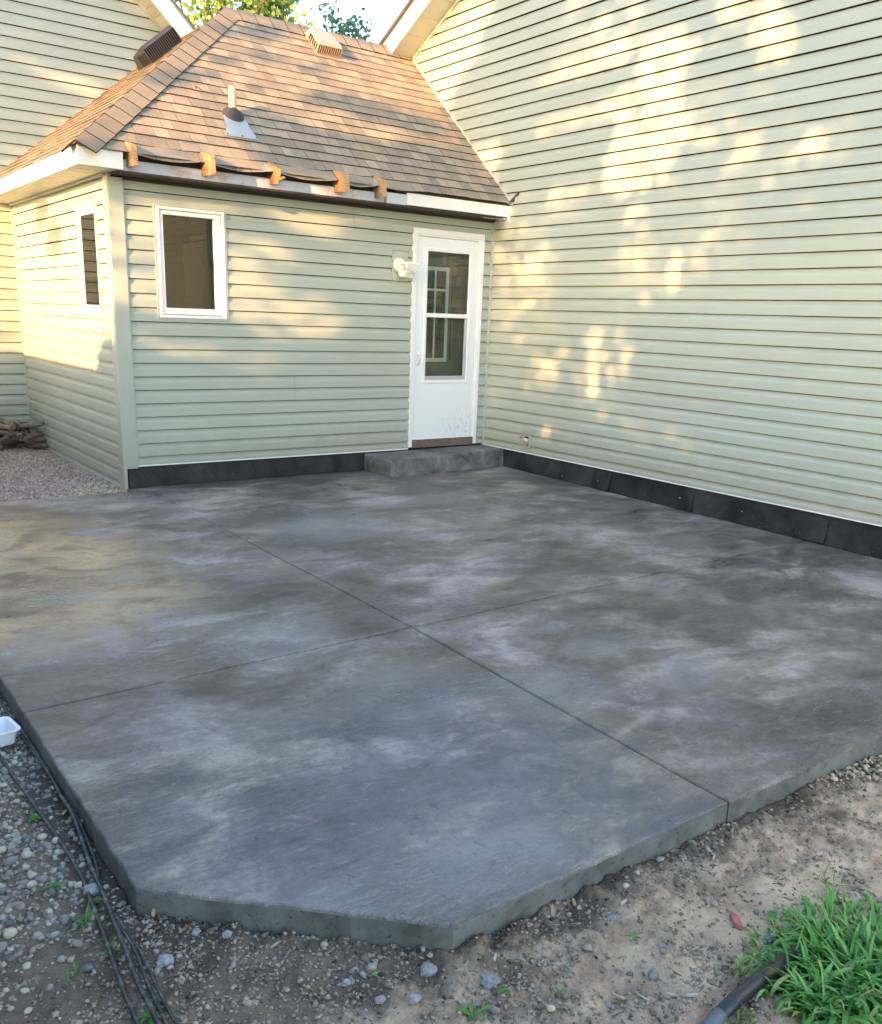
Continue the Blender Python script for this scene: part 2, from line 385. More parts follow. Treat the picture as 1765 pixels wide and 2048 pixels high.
# rooms behind glass
def room(x0, x1, y0, y1, z0, z1, m, opn, parent, name='room_shell'):
    mb = MB(); V = [(x0, y0, z0), (x1, y0, z0), (x1, y1, z0), (x0, y1, z0), (x0, y0, z1), (x1, y0, z1), (x1, y1, z1), (x0, y1, z1)]
    F = {'b': (0, 1, 2, 3), 't': (4, 5, 6, 7), '-y': (0, 1, 5, 4), '+x': (1, 2, 6, 5), '+y': (2, 3, 7, 6), '-x': (3, 0, 4, 7)}
    mb.add(V, [f for kx, f in F.items() if kx not in opn]); return mb.mk(name, m, parent)
room(-3.86, -2.7, .125, 1.6, 1.0, 2.5, M['room'], ('-y', '-x'), house)
mb = MB(); mb.box(-3.86, -3.40, .55, .62, 1.0, 2.5); mb.mk('room_partition', M['roomdark'], house)
mb = MB(); mb.box(-3.958, -3.952, .47, .929, 1.465, 2.345); mb.mk('curtain_or_reflection', mat('olive_reflection', (.26, .25, .12), .9)[0], house)  # olive sheet stands in for siding reflected in the side window pane
mb = MB(); mb.box(-3.04, -2.86, .9, .93, 1.35, 2.12); mb.mk('curtain_or_reflection', M['pale'], house)
# ---- door
fd = ring('A', 'door', (-1.03, -.121, .205, 2.384), (-.985, -.166, .285, 2.33), -.10, .018, M['white'], house, bevel=.004, label='white storm door with tall two-pane glass')
ring('A', 'door_stop', (-.985, -.166, .285, 2.33), (-.965, -.186, .29, 2.312), -.05, .008, M['white'], fd)
ring('A', 'door_leaf', (-.962, -.189, .289, 2.308), (-.848, -.285, .885, 2.19), -.035, .004, M['doorskin'], fd, bevel=.004)
ring('A', 'glazing_bead', (-.868, -.265, .865, 2.21), (-.838, -.298, .9, 2.176), -.02, .014, M['white'], fd, bevel=.005)
slab('A', 'meeting_rail', (-.84, -.296, 1.535, 1.575), -.028, .012, M['white'], fd, bevel=.003)
slab('A', 'pane', (-.84, -.296, 1.575, 2.178), -.014, -.009, M['glass'], fd)
ring('A', 'screen_frame', (-.838, -.298, .9, 1.535), (-.826, -.325, .94, 1.53), -.024, .002, M['screen'], fd)
slab('A', 'pane', (-.83, -.322, .935, 1.535), -.018, -.013, M['glass'], fd, label='lower pane behind the insect screen')
slab('A', 'sill', (-.984, -.167, .197, .2835), -.06, .021, M['threshold'], fd, bevel=.004, label='dark stained wood sill under the white door')
mb = MB(); x = -.925
mb.tube([(x, -.006, 1.055), (x, -.035, 1.075), (x, -.042, 1.115), (x, -.035, 1.155), (x, -.006, 1.175)], [.009, .010, .010, .010, .012], 8); mb.mk('handle', M['white'], fd, smooth=True)
mb = MB(); mb.box(-.945, -.905, -.012, -.004, 1.15, 1.20); mb.mk('latch_plate', M['white'], fd, bevel=.004)
for z in (.55, 1.3, 2.05):
    mb = MB(); mb.tube([(-.187, -.01, z-.04), (-.187, -.01, z+.04)], .006, 6); mb.mk('hinge', M['white'], fd)
# inner door with divided light
dd, dn, db_ = mat('dark_inner_door', (.15, .145, .125), .5, .4)
ring('A', 'inner_door', (-.985, -.166, .285, 2.33), (-.88, -.50, 1.10, 2.02), -.17, -.125, dd, fd)
ring('A', 'inner_window_frame', (-.89, -.47, 1.08, 2.04), (-.87, -.505, 1.12, 2.0), -.13, -.115, M['white'], fd)
for x in (-.76, -.64): slab('A', 'muntin', (x-.008, x+.008, 1.12, 2.0), -.135, -.12, M['white'], fd)
slab('A', 'muntin', (-.87, -.505, 1.80, 1.822), -.135, -.121, M['white'], fd)
slab('A', 'inner_pane', (-.88, -.5, 1.10, 2.02), -.15, -.146, M['glass'], fd)
slab('A', 'inner_stile', (-.43, -.34, 1.1, 2.12), -.13, -.11, M['pale'], fd)
room(-1.05, -.1, .175, 1.4, .2, 2.5, M['roomdark'], ('-y',), house)
# ---- mounting block on the wall by the door
slab('A', 'mounting_block', (-1.268, -1.082, 1.868, 2.15), -.005, .017, M['trim'], house, bevel=.003)
# ---- foundation membrane sheets
def memb(pts_bot, pts_top, name='membrane_sheet'):
    n = len(pts_bot); V = list(pts_bot)+list(pts_top); F = [(i, i+1, n+i+1, n+i) for i in range(n-1)]
    o = mk(name, V, F, M['black'], fnd); s = o.modifiers.new('s', 'SOLIDIFY'); s.thickness = .003; return o
mb = MB(); mb.box(-3.96, 0, .012, .10, -.25, .19); mb.box(.012, .11, -10.2, .1, -.35, .19)
fnd = mb.mk('foundation', M['black'], house, label='black sealed foundation strip under the siding')
def zs(y): return .0115*y
for a, b in ((-3.955, -2.76), (-2.77, -1.5)):
    xs = np.linspace(a, b, 9); c = .004 if a < -3 else 0
    memb([(x, -.004-c-.006*abs(math.sin(x*3)), .004) for x in xs], [(x, .002-c, .187) for x in xs])
ed = [-.02, -.9, -1.945, -2.925, -4.20, -5.6, -7.0, -8.6, -10.1]
for i in range(len(ed)-1):
    ys = np.linspace(ed[i]+.0, ed[i+1]-.02, 12); bb = []; tt = []
    for j, y in enumerate(ys):
        u = j/11; c = .003*(i % 2); curl = .028*max(0, (u-.72)/.28)**2 if i in (1, 2, 3) else 0
        lift = .02*max(0, (u-.8)/.2) if i in (1, 3) else .004
        bb.append((-.006-c-curl-.004*math.sin(y*4)**2, y, zs(y)+.002+lift)); tt.append((.003-c, y, .187))
    memb(bb, tt)
for (x, y, z) in [(-.012, -1.8, .06), (-.012, -2.8, .07), (-.012, -4.1, .05), (-.012, -3.45, .07), (-.012, -1.3, .03)]:
    mb = MB(); mb.box(x-.001, x+.006, y-.003, y+.003, z, z+.007); mb.mk('nail_head', M['screen'], fnd)
# ---------------------------------------------------------------- roof
RZ = 2.919; SA, CA = .6606, .7507
def fp(x, t, h=0.): # front plane point: x, distance up the slope from eave, lift
    y = -.275+t*CA; z = RZ+.88*(-.275)+t*SA; return (x, y-SA*h, z+CA*h)
TL = 1.0/math.hypot(1, .8246); TS = .8246*TL
def lp(y, t, h=0.): # left plane
    return (-4.275+t*TL-TS*h, y, 2.69-.004+t*TS+TL*h)
AP = (-2.2, 1.68, 4.397)
V = [(-4.27, -.27, 2.68), (0, -.27, 2.68), (0, 1.68, 4.395), AP, (-4.27, 3.36, 2.68), (-2.2, 3.36, 4.395), (0, 3.36, 2.92), (-.5, 3.36, 2.92)]
roof = mk('roof', V+[(v[0], v[1], v[2]-.09) for v in V[:2]]+[(-4.27, 3.36, 2.59)], [(0, 1, 2, 3), (0, 3, 5, 4), (3, 2, 6, 7), (3, 7, 5)], M['shingle_i'], house, label='low hip roof of weathered tan shingles')
TAILX = [-3.90, -3.285, -2.675, -2.04, -1.61]
def sag(x):
    if x < -3.95 or x > -1.0: return 0
    e = [-3.95]+TAILX+[-1.0]
    for a, b in zip(e, e[1:]):
        if a <= x <= b:
            u = (x-a)/(b-a); A = .042 if (b-a) > .3 else .0
            if b == -1.0: return .035*math.sin(math.pi*min(1, u*1.15))*(1-u)
            return A*math.sin(math.pi*u)
    return 0
EXP = .1315; NR = 20
rows = []; cnt = 0; BV = MB()
for r in range(NR):
    t0 = r*EXP-.012; t1 = t0+EXP+.03
    if t1 > 2.6: t1 = 2.6
    def xl_(t): return -4.27+(t*SA)/.8246
    x = xl_(t0)-.02; first = True; x -= random.random()*.15
    while x < -.006:
        w_ = random.choice((.10, .13, .17, .12, .15)); x2 = min(x+w_, -.006)
        a0, a1 = max(x, xl_(t0)), max(x, xl_(t1)); b0, b1 = max(x2, xl_(t0)), max(x2, xl_(t1))
        sk_ = -.0
        if b0-a0 > .01:
            nseg = 3 if r < 2 else 1; V = []; F = []; h0 = .013+random.random()*.0035; h1 = .002
            dt = random.uniform(-.003, .003)
            for q in range(nseg+1):
                u = q/nseg; xb = a0+(b0-a0)*u-.002*(u == 1); xt = a1+(b1-a1)*u-.002*(u == 1)
                s_ = sag(xb)*(1 if r == 0 else .35 if r == 1 else 0)
                V += [fp(xb, t0+dt, h0-.006-s_), fp(xb, t0+dt, h0-s_), fp(xt, t1, h1)]
            for q in range(nseg):
                i = q*3; F += [(i, i+3, i+4, i+1), (i+1, i+4, i+5, i+2)]
            F += [(0, 1, 2), (nseg*3, nseg*3+2, nseg*3+1)]
            if cnt < 296:
                o = mk('shingle', V, F, [M['shingle'], M['asphalt']], roof); cnt += 1
                for i_, p_ in enumerate(o.data.polygons): p_.material_index = 1 if (i_ % 2 == 0 or i_ >= 2*nseg) else 0
            else: BV.add(V, F)
        x = x2
if BV.V: BV.mk('upper_shingles', M['shingle_i'], roof, kind='stuff')
BV = MB()
for r in range(21):
    t0 = r*.1315-.012; t1 = t0+.16
    if t1 > 2.7: break
    yl0 = lambda t: -.27+t*TS/.88
    y = 3.36
    while y > yl0(t0):
        w_ = random.choice((.15, .19, .24, .21)); y2 = y-w_
        h0 = .014+random.random()*.005
        a0, a1 = max(y2, yl0(t0)), max(y2, yl0(t1)); c0, c1 = max(y, yl0(t0)), max(y, yl0(t1))
        BV.add([lp(a0, t0, h0-.007), lp(c0, t0, h0-.007), lp(c0, t0, h0), lp(a0, t0, h0), lp(c1, t1, .002), lp(a1, t1, .002)], [(0, 1, 2, 3), (3, 2, 4, 5), (0, 3, 5), (1, 4, 2)])
        y = y2+.002
BV.mk('side_shingles', M['shingle_i'], roof, kind='stuff')
# hip and ridge caps
H0 = Vector((-4.275, -.275, 2.692)); H1 = Vector(AP)
hd = (H1-H0); HL = hd.length; hd.normalize()
fv = Vector((1, 0, 0)); fv = (fv-hd*fv.dot(hd)); nf = Vector((0, -SA, CA)); nl = Vector((-TS, 0, TL))
ff = hd.cross(nf).normalized(); ff = ff if ff.x > 0 else -ff
lf = hd.cross(nl).normalized(); lf = lf if lf.y > 0 else -lf
up = (nf+nl).normalized()
def cap(o, d, fa, fb, na, nb, upv, L_, lift, parent=roof):
    V = []; prof = [(.150, 0, .0), (.07, 0, .007), (.022, 0, .012), (0, 2, .020), (.022, 1, .012), (.07, 1, .007), (.150, 1, .0)]
    for kk, e in ((0, 1), (1, 0)):
        base = o+d*(L_*kk)
        for (w_, side, h) in prof:
            hh = h+.010+lift*e+.004
            if side == 2: p = base+upv*hh
            elif side == 0: p = base+fa*w_+na*hh
            else: p = base+fb*w_+nb*hh
            V.append(p)
        if kk == 0:
            for (w_, side, h) in prof:
                hh = h+.004+lift*.55
                V.append(base+upv*hh if side == 2 else (base+fa*w_+na*hh if side == 0 else base+fb*w_+nb*hh))
    F = []
    for i in range(6): F += [(i, i+1, 14+i+1, 14+i), (7+i, 7+i+1, i+1, i)]
    F += [(0, 14, 7), (6, 13, 20)]
    o = mk('cap_shingle', [tuple(v) for v in V], F, [M['cap'], M['asphalt']], parent)
    for i_, p_ in enumerate(o.data.polygons): p_.material_index = 0 if i_ % 2 == 0 and i_ < 12 else 1
nh = 19
for i in range(nh):
    cap(H0+hd*(i*HL/nh-.03)+up*.0, hd, ff, lf, nf, nl, up, HL/nh+.05, .010)
nb_ = Vector((0, SA, CA))
for i in range(13):
    cap(Vector((-2.25+i*.172, 1.68, 4.397)), Vector((1, 0, 0)), Vector((0, -CA, -SA)), Vector((0, CA, -SA)), nf, nb_, Vector((0, 0, 1)), .21, .008)
# leaf on the hip
mb = MB(); p = Vector(fp(-3.03, 1.02, .03))
mb.add([p, p+Vector((.03, .0, .02)), p+Vector((.05, .02, .0)), p+Vector((.02, .03, .03)), p+Vector((-.02, .0, .03))], [(0, 1, 2, 3), (0, 3, 4)])
mb.mk('dead_leaf', M['leafred'], None, label='curled reddish dead leaf caught on the roof beside the hip', cat='leaf')
# fascia, soffits, sub fascia, rafter tails
ev = empty('eaves', (-4.2, -.2, 2.55), house)
def bxp(n, m, par, *b, **k):
    mb = MB(); mb.box(*b); return mb.mk(n, m, par, **k)
bxp('fascia_board', M['fascia'], ev, -4.285, -3.945, -.275, -.255, 2.548, 2.682, bevel=.003)
bxp('fascia_board', M['fascia'], ev, -4.292, -4.272, -.277, 3.36, 2.548, 2.632, bevel=.004)
bxp('fascia_board', M['fascia'], ev, -4.284, -4.266, -.270, 3.36, 2.632, 2.70, bevel=.003)
bxp('sub_fascia', M['oldpaint'], ev, -3.945, -1.50, -.205, -.185, 2.548, 2.632, bevel=.003, label='weathered board stripped of its white cladding')
bxp('sub_fascia_end', M['oldpaint'], ev, -1.50, -1.25, -.245, -.205, 2.545, 2.64, bevel=.003)
bxp('fascia_board', M['fascia'], ev, -1.28, -.002, -.262, -.243, 2.548, 2.655, bevel=.003, label='painted fascia board still in place over the door')
bxp('roof_edge_board', M['darkgap'], ev, -1.4, -.002, -.255, -.16, 2.655, 2.675)
bxp('cavity_board', M['darkgap'], ev, -3.945, -.002, -.17, -.15, 2.54, 2.76)
bxp('deck_edge', M['rafter_rot'], ev, -3.94, -1.3, -.235, -.06, 2.695, 2.708)
bxp('eave_soffit', M['darkgap'], ev, -3.98, -.002, -.2445, .0, 2.53, 2.546)
bxp('frieze_strip', M['darkgap'], wa, -3.878, -.03, -.03, .0, 2.505, 2.53)
y = .0
i = 0
y = -.255
while y < 3.34:
    bxp('soffit_panel', M['soffit'], ev, -4.272, -3.995 if y > 0 else -3.95, y, min(y+.097, 3.36), 2.545+.002*(i % 2), 2.556, bevel=.002); y += .10; i += 1
bxp('soffit_channel', M['trim'], ev, -4.03, -3.995, .02, 3.34, 2.525, 2.5445)
bxp('fascia_return', M['fascia'], ev, -.025, -.003, -.268, -.05, 2.50, 2.56, bevel=.002)
mb = MB(); mb.hexa([(-.30, -.20, 2.53), (-.03, -.255, 2.522), (-.03, -.21, 2.518), (-.28, -.17, 2.527), (-.30, -.20, 2.538), (-.03, -.255, 2.538), (-.03, -.21, 2.53), (-.28, -.17, 2.535)]); mb.mk('bent_soffit_strip', M['lead'], ev)
for i, x in enumerate(TAILX):
    wdt = (.042, .044, .040, .046, .040)[i]; ln = (.365, .405, .385, .41, .36)[i]; m = M['rafter_rot'] if i == 2 else M['rafter']
    yb = -ln; sk_ = .0
    V = [(x, yb+sk_, 2.585), (x+wdt, yb, 2.598), (x+wdt, -.12, 2.60), (x, -.12, 2.60), (x, yb+.022, 2.738), (x+wdt, yb+.018, 2.738), (x+wdt, -.15, 2.79), (x, -.15, 2.79)]
    if i == 2: V[4] = (x, yb+.05, 2.72); V[5] = (x+wdt, yb+.03, 2.705); V[1] = (x+wdt, yb+.04, 2.61)
    V = [(a+random.uniform(-.001, .001), b, c-.012+random.uniform(-.003, .003)) for a, b, c in V]
    mb = MB(); mb.hexa(V)
    if i == 2: mb.hexa([(x+.005, yb-.03, 2.60), (x+wdt+.02, yb-.01, 2.625), (x+wdt+.01, yb+.1, 2.62), (x, yb+.1, 2.60), (x+.0, yb-.02, 2.615), (x+wdt+.015, yb+.01, 2.64), (x+wdt, yb+.1, 2.64), (x, yb+.1, 2.62)])
    mb.mk('rafter_tail', m, ev, bevel=.002, label='split rotten rafter end' if i == 2 else None)
# rake of the tall gable
def rk(x, y, dn): # point at x on the rake, dn metres above the soffit line
    return (x, y, 4.33-.5*(y-1.6)+dn)
rake = empty('gable_rake', (-.2, 1.6, 4.3), house)
for sgn in (0, 1):
    ya, yb = (1.9, PK) if sgn == 0 else (PK, -10.6)
    def rz(y): return 4.33-.5*(y-1.6) if y >= PK else 7.28-.5*(PK-y)
    mb = MB(); mb.hexa([(-.30, ya, rz(ya)), (-.30, yb, rz(yb)), (-.28, yb, rz(yb)), (-.28, ya, rz(ya)), (-.30, ya, rz(ya)+.215), (-.30, yb, rz(yb)+.215), (-.28, yb, rz(yb)+.215), (-.28, ya, rz(ya)+.215)]); mb.mk('fascia_board', M['fascia'], rake, bevel=.003)
    mb = MB(); mb.hexa([(-.33, ya, rz(ya)+.216), (-.33, yb, rz(yb)+.216), (.4, yb, rz(yb)+.216), (.4, ya, rz(ya)+.216), (-.33, ya, rz(ya)+.245), (-.33, yb, rz(yb)+.245), (.4, yb, rz(yb)+.245), (.4, ya, rz(ya)+.245)]); mb.mk('roof_edge', M['cap'], rake)
    mb = MB(); mb.hexa([(-.022, ya, rz(ya)-.035), (-.022, yb, rz(yb)-.035), (.0, yb, rz(yb)-.035), (.0, ya, rz(ya)-.035), (-.022, ya, rz(ya)+.0), (-.022, yb, rz(yb)+.0), (.0, yb, rz(yb)+.0), (.0, ya, rz(ya)+.0)]); mb.mk('soffit_channel', M['trim'], rake)
    y = ya; i = 0
    while y > yb+.02:
        y2 = max(y-.118, yb); d = .003*(i % 2)
        mb = MB(); mb.hexa([(-.278, y, rz(y)+.002+d), (-.278, y2+.004, rz(y2)+.002+d), (-.0, y2+.004, rz(y2)+.002+d), (-.0, y, rz(y)+.002+d), (-.278, y, rz(y)+.012), (-.278, y2+.004, rz(y2)+.012), (-.0, y2+.004, rz(y2)+.012), (-.0, y, rz(y)+.012)]); mb.mk('soffit_panel', M['soffit'], rake); y -= .12; i += 1
# main roof over the tall gable, far slope side only as a body
mk('main_roof', [(.3, 3.5, 3.62), (8, 3.5, 3.62), (8, PK, 7.5), (.3, PK, 7.5), (.3, -10.7, 4.3), (8, -10.7, 4.3)], [(0, 1, 2, 3), (3, 2, 5, 4)], M['shingle_i'], house)
# rake of the left gable (faces the camera)
lr = empty('left_gable_rake', (-2.6, 3.2, 4.8), house)
def lz(x): return 4.575-.93*(x+2.263)
for (xa, xb, sg) in ((-4.4, -1.72, 1), (-7.6, -4.4, -1)):
    def lz2(x): return 4.575-.93*(x+2.263) if sg > 0 else lz(-4.4)-.93*(-4.4-x)
    q = lambda x, y, d: (x, y, lz2(x)+d)
    mb = MB(); mb.hexa([q(xa, 3.075, 0), q(xb, 3.075, 0), q(xb, 3.095, 0), q(xa, 3.095, 0), q(xa, 3.075, .235), q(xb, 3.075, .235), q(xb, 3.095, .235), q(xa, 3.095, .235)]); mb.mk('fascia_board', M['fascia'], lr, bevel=.003)
    mb = MB(); mb.hexa([q(xa, 3.068, .235), q(xb, 3.068, .235), q(xb, 3.068, .255), q(xa, 3.068, .255), q(xa, 3.09, .235), q(xb, 3.09, .235), q(xb, 3.09, .255), q(xa, 3.09, .255)]); mb.mk('drip_edge', M['lead'], lr)
    mb = MB(); mb.hexa([q(xa, 3.05, .256), q(xb, 3.05, .256), q(xb, 7.5, .256), q(xa, 7.5, .256), q(xa, 3.05, .275), q(xb, 3.05, .275), q(xb, 7.5, .275), q(xa, 7.5, .275)]); mb.mk('roof_edge', M['cap'], lr)
    mb = MB(); mb.hexa([q(xa, 3.335, -.04), q(xb, 3.335, -.04), q(xb, 3.36, -.04), q(xa, 3.36, -.04), q(xa, 3.335, -.002), q(xb, 3.335, -.002), q(xb, 3.36, -.002), q(xa, 3.36, -.002)]); mb.mk('soffit_channel', M['trim'], lr)
    x = xb; i = 0
    while x > xa:
        x2 = max(x-.086, xa); d = .003*(i % 2)
        mb = MB(); mb.hexa([q(x2+.004, 3.097, .002+d), q(x, 3.097, .002+d), q(x, 3.358, .002+d), q(x2+.004, 3.358, .002+d), q(x2+.004, 3.097, .012), q(x, 3.097, .012), q(x, 3.358, .012), q(x2+.004, 3.358, .012)]); mb.mk('soffit_panel', M['soffit'], lr); x -= .088; i += 1
# ---- roof vents, plumbing vent
def obox(o, ax, ay, az, pts): return [tuple(Vector(o)+Vector(ax)*a+Vector(ay)*b+Vector(az)*c) for a, b, c in pts]
def roof_vent(o, ax, ay, az, W, D, H, m, label):
    v = empty('roof_vent', o, house); v['label'] = label
    # hood: low at the front louvre, sloping up
    P = [(-W/2, 0, .0), (W/2, 0, .0), (W/2, D, .0), (-W/2, D, .0), (-W/2+.01, .03, H), (W/2-.01, .03, H), (W/2-.02, D*.9, H*.75), (-W/2+.02, D*.9, H*.75)]
    mb = MB(); mb.add(obox(o, ax, ay, az, P), [(4, 5, 6, 7), (2, 3, 7, 6)])
    for (i, j, s) in ((0, 1, 0), (1, 2, 1), (3, 0, 2)): pass
    mb.mk('hood', m, v, bevel=0)
    mb = MB(); mb.add(obox(o, ax, ay, az, [(-W/2, -.004, H*.80), (W/2, -.004, H*.80), (W/2-.01, .03, H+.001), (-W/2+.01, .03, H+.001), (-W/2, -.004, 0), (W/2, -.004, 0), (W/2, -.004, .012), (-W/2, -.004, .012)]), [(0, 1, 2, 3), (4, 5, 6, 7)]); mb.mk('front_lip', m, v)
    mb = MB(); mb.add(obox(o, ax, ay, az, [(-W/2, 0, 0), (-W/2, D, 0), (-W/2+.02, D*.9, H*.75), (-W/2+.01, .03, H), (-W/2, 0, H*.8)]), [(0, 1, 2, 3, 4)]); mb.add(obox(o, ax, ay, az, [(W/2, 0, 0), (W/2, D, 0), (W/2-.02, D*.9, H*.75), (W/2-.01, .03, H), (W/2, 0, H*.8)]), [(0, 4, 3, 2, 1)]); mb.mk('side_panel', m, v, kind='stuff')
    mb = MB(); mb.add(obox(o, ax, ay, az, [(-W/2, .02, 0), (W/2, .02, 0), (W/2, .02, H*.8), (-W/2, .02, H*.8)]), [(0, 1, 2, 3)]); mb.mk('screen', M['void'], v)
    nl_ = int(W/.024)
    for i in range(nl_+1):
        a = -W/2+W*i/nl_; mb = MB(); mb.hexa(obox(o, ax, ay, az, [(a-.004, -.004, 0), (a+.004, -.004, 0), (a+.004, .012, 0), (a-.004, .012, 0), (a-.004, -.004, H*.8), (a+.004, -.004, H*.8), (a+.004, .012, H*.8), (a-.004, .012, H*.8)])); mb.mk('louver', m, v)
    for i in range(5):
        b = .03+i*.045; mb = MB(); mb.hexa(obox(o, ax, ay, az, [(-W/2-.006, b, .012), (-W/2, b, .012), (-W/2, b+.02, .012), (-W/2-.006, b+.02, .012), (-W/2-.006, b, H*.66), (-W/2, b, H*.66), (-W/2, b+.02, H*.66), (-W/2-.006, b+.02, H*.66)])); mb.mk('side_rib', M['void'], v)
    return v
roof_vent(fp(-1.238, (1.34+.275)/CA, .014), (1, 0, 0), (0, CA, SA), (0, -SA, CA), .27, .34, .115, M['ventbrown'], 'tan slotted roof vent near the ridge')
lv = lp(2.35, 2.05, .014)
roof_vent(lp(1.95, 2.03, .014), (TL, 0, TS), (0, 1, 0), (-TS, 0, TL), .40, .42, .17, M['ventdark'], 'dark slotted roof vent behind the hip')
pv = empty('vent_pipe', (-2.78, .27, 3.15), house, label='cream plumbing vent pipe with grey flashing')
mb = MB(); mb.tube([(-2.785, .27, 3.12), (-2.785, .27, 3.40)], .0335, 16); mb.mk('pipe', M['pvc'], pv, smooth=False)
mb = MB(); mb.tube([(-2.785, .27, 3.39), (-2.785, .27, 3.403)], .026, 12); mb.mk('pipe_bore', M['void'], pv)
c0 = Vector((-2.785, .27, 3.156)); axn = Vector((0, -SA, CA)); u1 = Vector((1, 0, 0)); u2 = Vector((0, CA, SA)); V = []; n = 16
for (r, h, z) in ((.10, .018, 0), (.085, .045, 0), (.036, .0, .075)):
    for k in range(n):
        a = 2*math.pi*k/n; b = c0+u1*math.cos(a)*r+u2*math.sin(a)*r+axn*h
        if z: b = Vector((c0.x+math.cos(a)*.037, c0.y+math.sin(a)*.037, c0.z+.075))
        V.append(b)
mk('boot', [tuple(v) for v in V], [(i*n+k, i*n+(k+1) % n, (i+1)*n+(k+1) % n, (i+1)*n+k) for i in range(2) for k in range(n)], M['rubber'], pv, smooth=True)
P = [fp(-2.965, (.03+.275)/CA, .022), fp(-2.66, (.03+.275)/CA, .022), fp(-2.685, (.12+.275)/CA, .024), fp(-2.69, (.25+.275)/CA, .024), fp(-2.89, (.25+.275)/CA, .024), fp(-2.92, (.12+.275)/CA, .024)]
o = mk('flashing', P, [(0, 1, 2, 3, 4, 5)], M['lead'], pv); s_ = o.modifiers.new('s', 'SOLIDIFY'); s_.thickness = .004
for x in (-2.945, -2.81, -2.68):
    mb = MB(); q = Vector(fp(x, (.043+.275)/CA, .025)); mb.tube([q, q+axn*.004], .006, 8); mb.mk('nail_head', M['rubber'], pv)
# sun and shade patches that shape the unseen crowns, in the plane across the sun's rays: (u, v, half width, half height, openness)
Bfaint = [(-0.72, 2.721, 0.674, 0.466, 0.42), (-2.186, 2.024, 0.685, 0.448, 0.38), (-2.49, 2.823, 0.605, 0.782, 0.45), (-0.514, 1.745, 0.414, 0.536, 0.4), (-1.621, 1.004, 0.344, 0.434, 0.35), (-0.821, 1.04, 0.302, 0.345, 0.38), (-3.274, 2.521, 0.371, 0.382, 0.28), (-2.329, 0.405, 0.471, 0.132, 0.2), (-1.099, 3.785, 0.674, 0.455, 0.4)]
Blit = [(-1.193, 3.684, 0.546, 0.102, 1), (-1.157, 3.265, 0.63, 0.118, 0.9), (-1.652, 2.81, 0.217, 0.279, 1), (-0.909, 2.604, 0.128, 0.12, 0.8), (-1.725, 2.277, 0.161, 0.087, 0.8), (-0.487, 2.279, 0.144, 0.096, 0.5), (-2.011, 3.44, 0.255, 0.249, 1), (-2.03, 2.989, 0.225, 0.266, 1), (-2.559, 3.093, 0.074, 0.049, 0.5), (-2.613, 2.685, 0.136, 0.205, 0.55), (-1.992, 2.645, 0.147, 0.219, 0.9), (-3.399, 2.618, 0.101, 0.074, 0.9), (-3.493, 2.42, 0.086, 0.062, 0.6), (-2.946, 2.246, 0.04, 0.057, 0.6), (-2.321, 2.188, 0.08, 0.082, 0.6), (-2.536, 2.186, 0.056, 0.051, 0.4), (-3.498, 3.362, 0.078, 0.054, 0.4), (-3.519, 2.238, 0.055, 0.069, 0.3), (-0.949, 2.483, 0.117, 0.1, 0.75), (-1.845, 2.297, 0.243, 0.082, 0.8), (-1.807, 2.156, 0.323, 0.037, 0.4), (-1.785, 2.009, 0.093, 0.065, 0.6), (-2.286, 1.78, 0.065, 0.075, 0.8), (-0.65, 1.992, 0.134, 0.141, 0.9), (-0.085, 2.216, 0.05, 0.065, 0.6), (-0.531, 1.719, 0.113, 0.059, 0.6), (-0.303, 1.626, 0.136, 0.136, 0.3), (-1.473, 1.203, 0.081, 0.174, 1), (-1.496, 0.888, 0.066, 0.188, 1), (-1.843, 1.068, 0.076, 0.063, 0.7), (-0.926, 1.038, 0.104, 0.074, 0.8), (-0.852, 0.92, 0.109, 0.08, 0.85), (-0.737, 1.198, 0.104, 0.067, 0.5), (-0.993, 0.395, 0.096, 0.06, 0.6), (-1.248, 0.371, 0.055, 0.035, 0.5), (-2.335, 0.408, 0.123, 0.046, 0.35), (-0.878, 4.215, 0.242, 0.084, 0.8), (-1.453, 3.998, 0.284, 0.119, 0.9), (-3.406, 1.074, 0.078, 0.038, 0.2)]
Bsh = [(-2.295, 3.678, 0.106, 0.101, 1), (-1.041, 4.064, 0.148, 0.104, 0.5), (-0.267, 4.08, 0.355, 0.179, 0.9), (0.103, 3.843, 0.451, 0.243, 0.95), (-0.051, 3.495, 0.694, 0.176, 0.95), (-1.128, 3.486, 0.406, 0.11, 0.8), (-0.761, 2.985, 0.635, 0.202, 0.9), (-2.402, 3.332, 0.159, 0.134, 0.6), (-3.468, 3.098, 0.305, 0.328, 0.8), (-2.806, 3.038, 0.249, 0.179, 0.6)]
Rsh = [(1.717, 2.976, 0.03, 0.148, 0.9), (2.107, 3.962, 0.072, 0.201, 0.75), (1.865, 3.463, 0.034, 0.132, 0.8), (1.794, 3.654, 0.049, 0.133, 0.7), (1.608, 3.732, 0.049, 0.17, 0.8), (1.8, 2.839, 0.03, 0.248, 0.3)]
Csh = [(3.497, 1.837, 0.224, 0.105, 0.9), (3.127, 1.526, 0.211, 0.134, 0.95), (1.634, 0.911, 0.092, 0.421, 0.0), (1.771, 0.364, 0.253, 0.146, 1)]
Glit = [(4.311, 3.909, 0.047, 0.046, 0.6), (4.076, 4.54, 0.065, 0.1, 0.8), (4.246, 3.689, 0.037, 0.076, 0.7), (4.618, 2.647, 0.034, 0.037, 0.6), (4.418, 3.049, 0.04, 0.055, 0.5)]
Apt = [(0.514, 0.577, 0.076, 0.062, 0.3)]
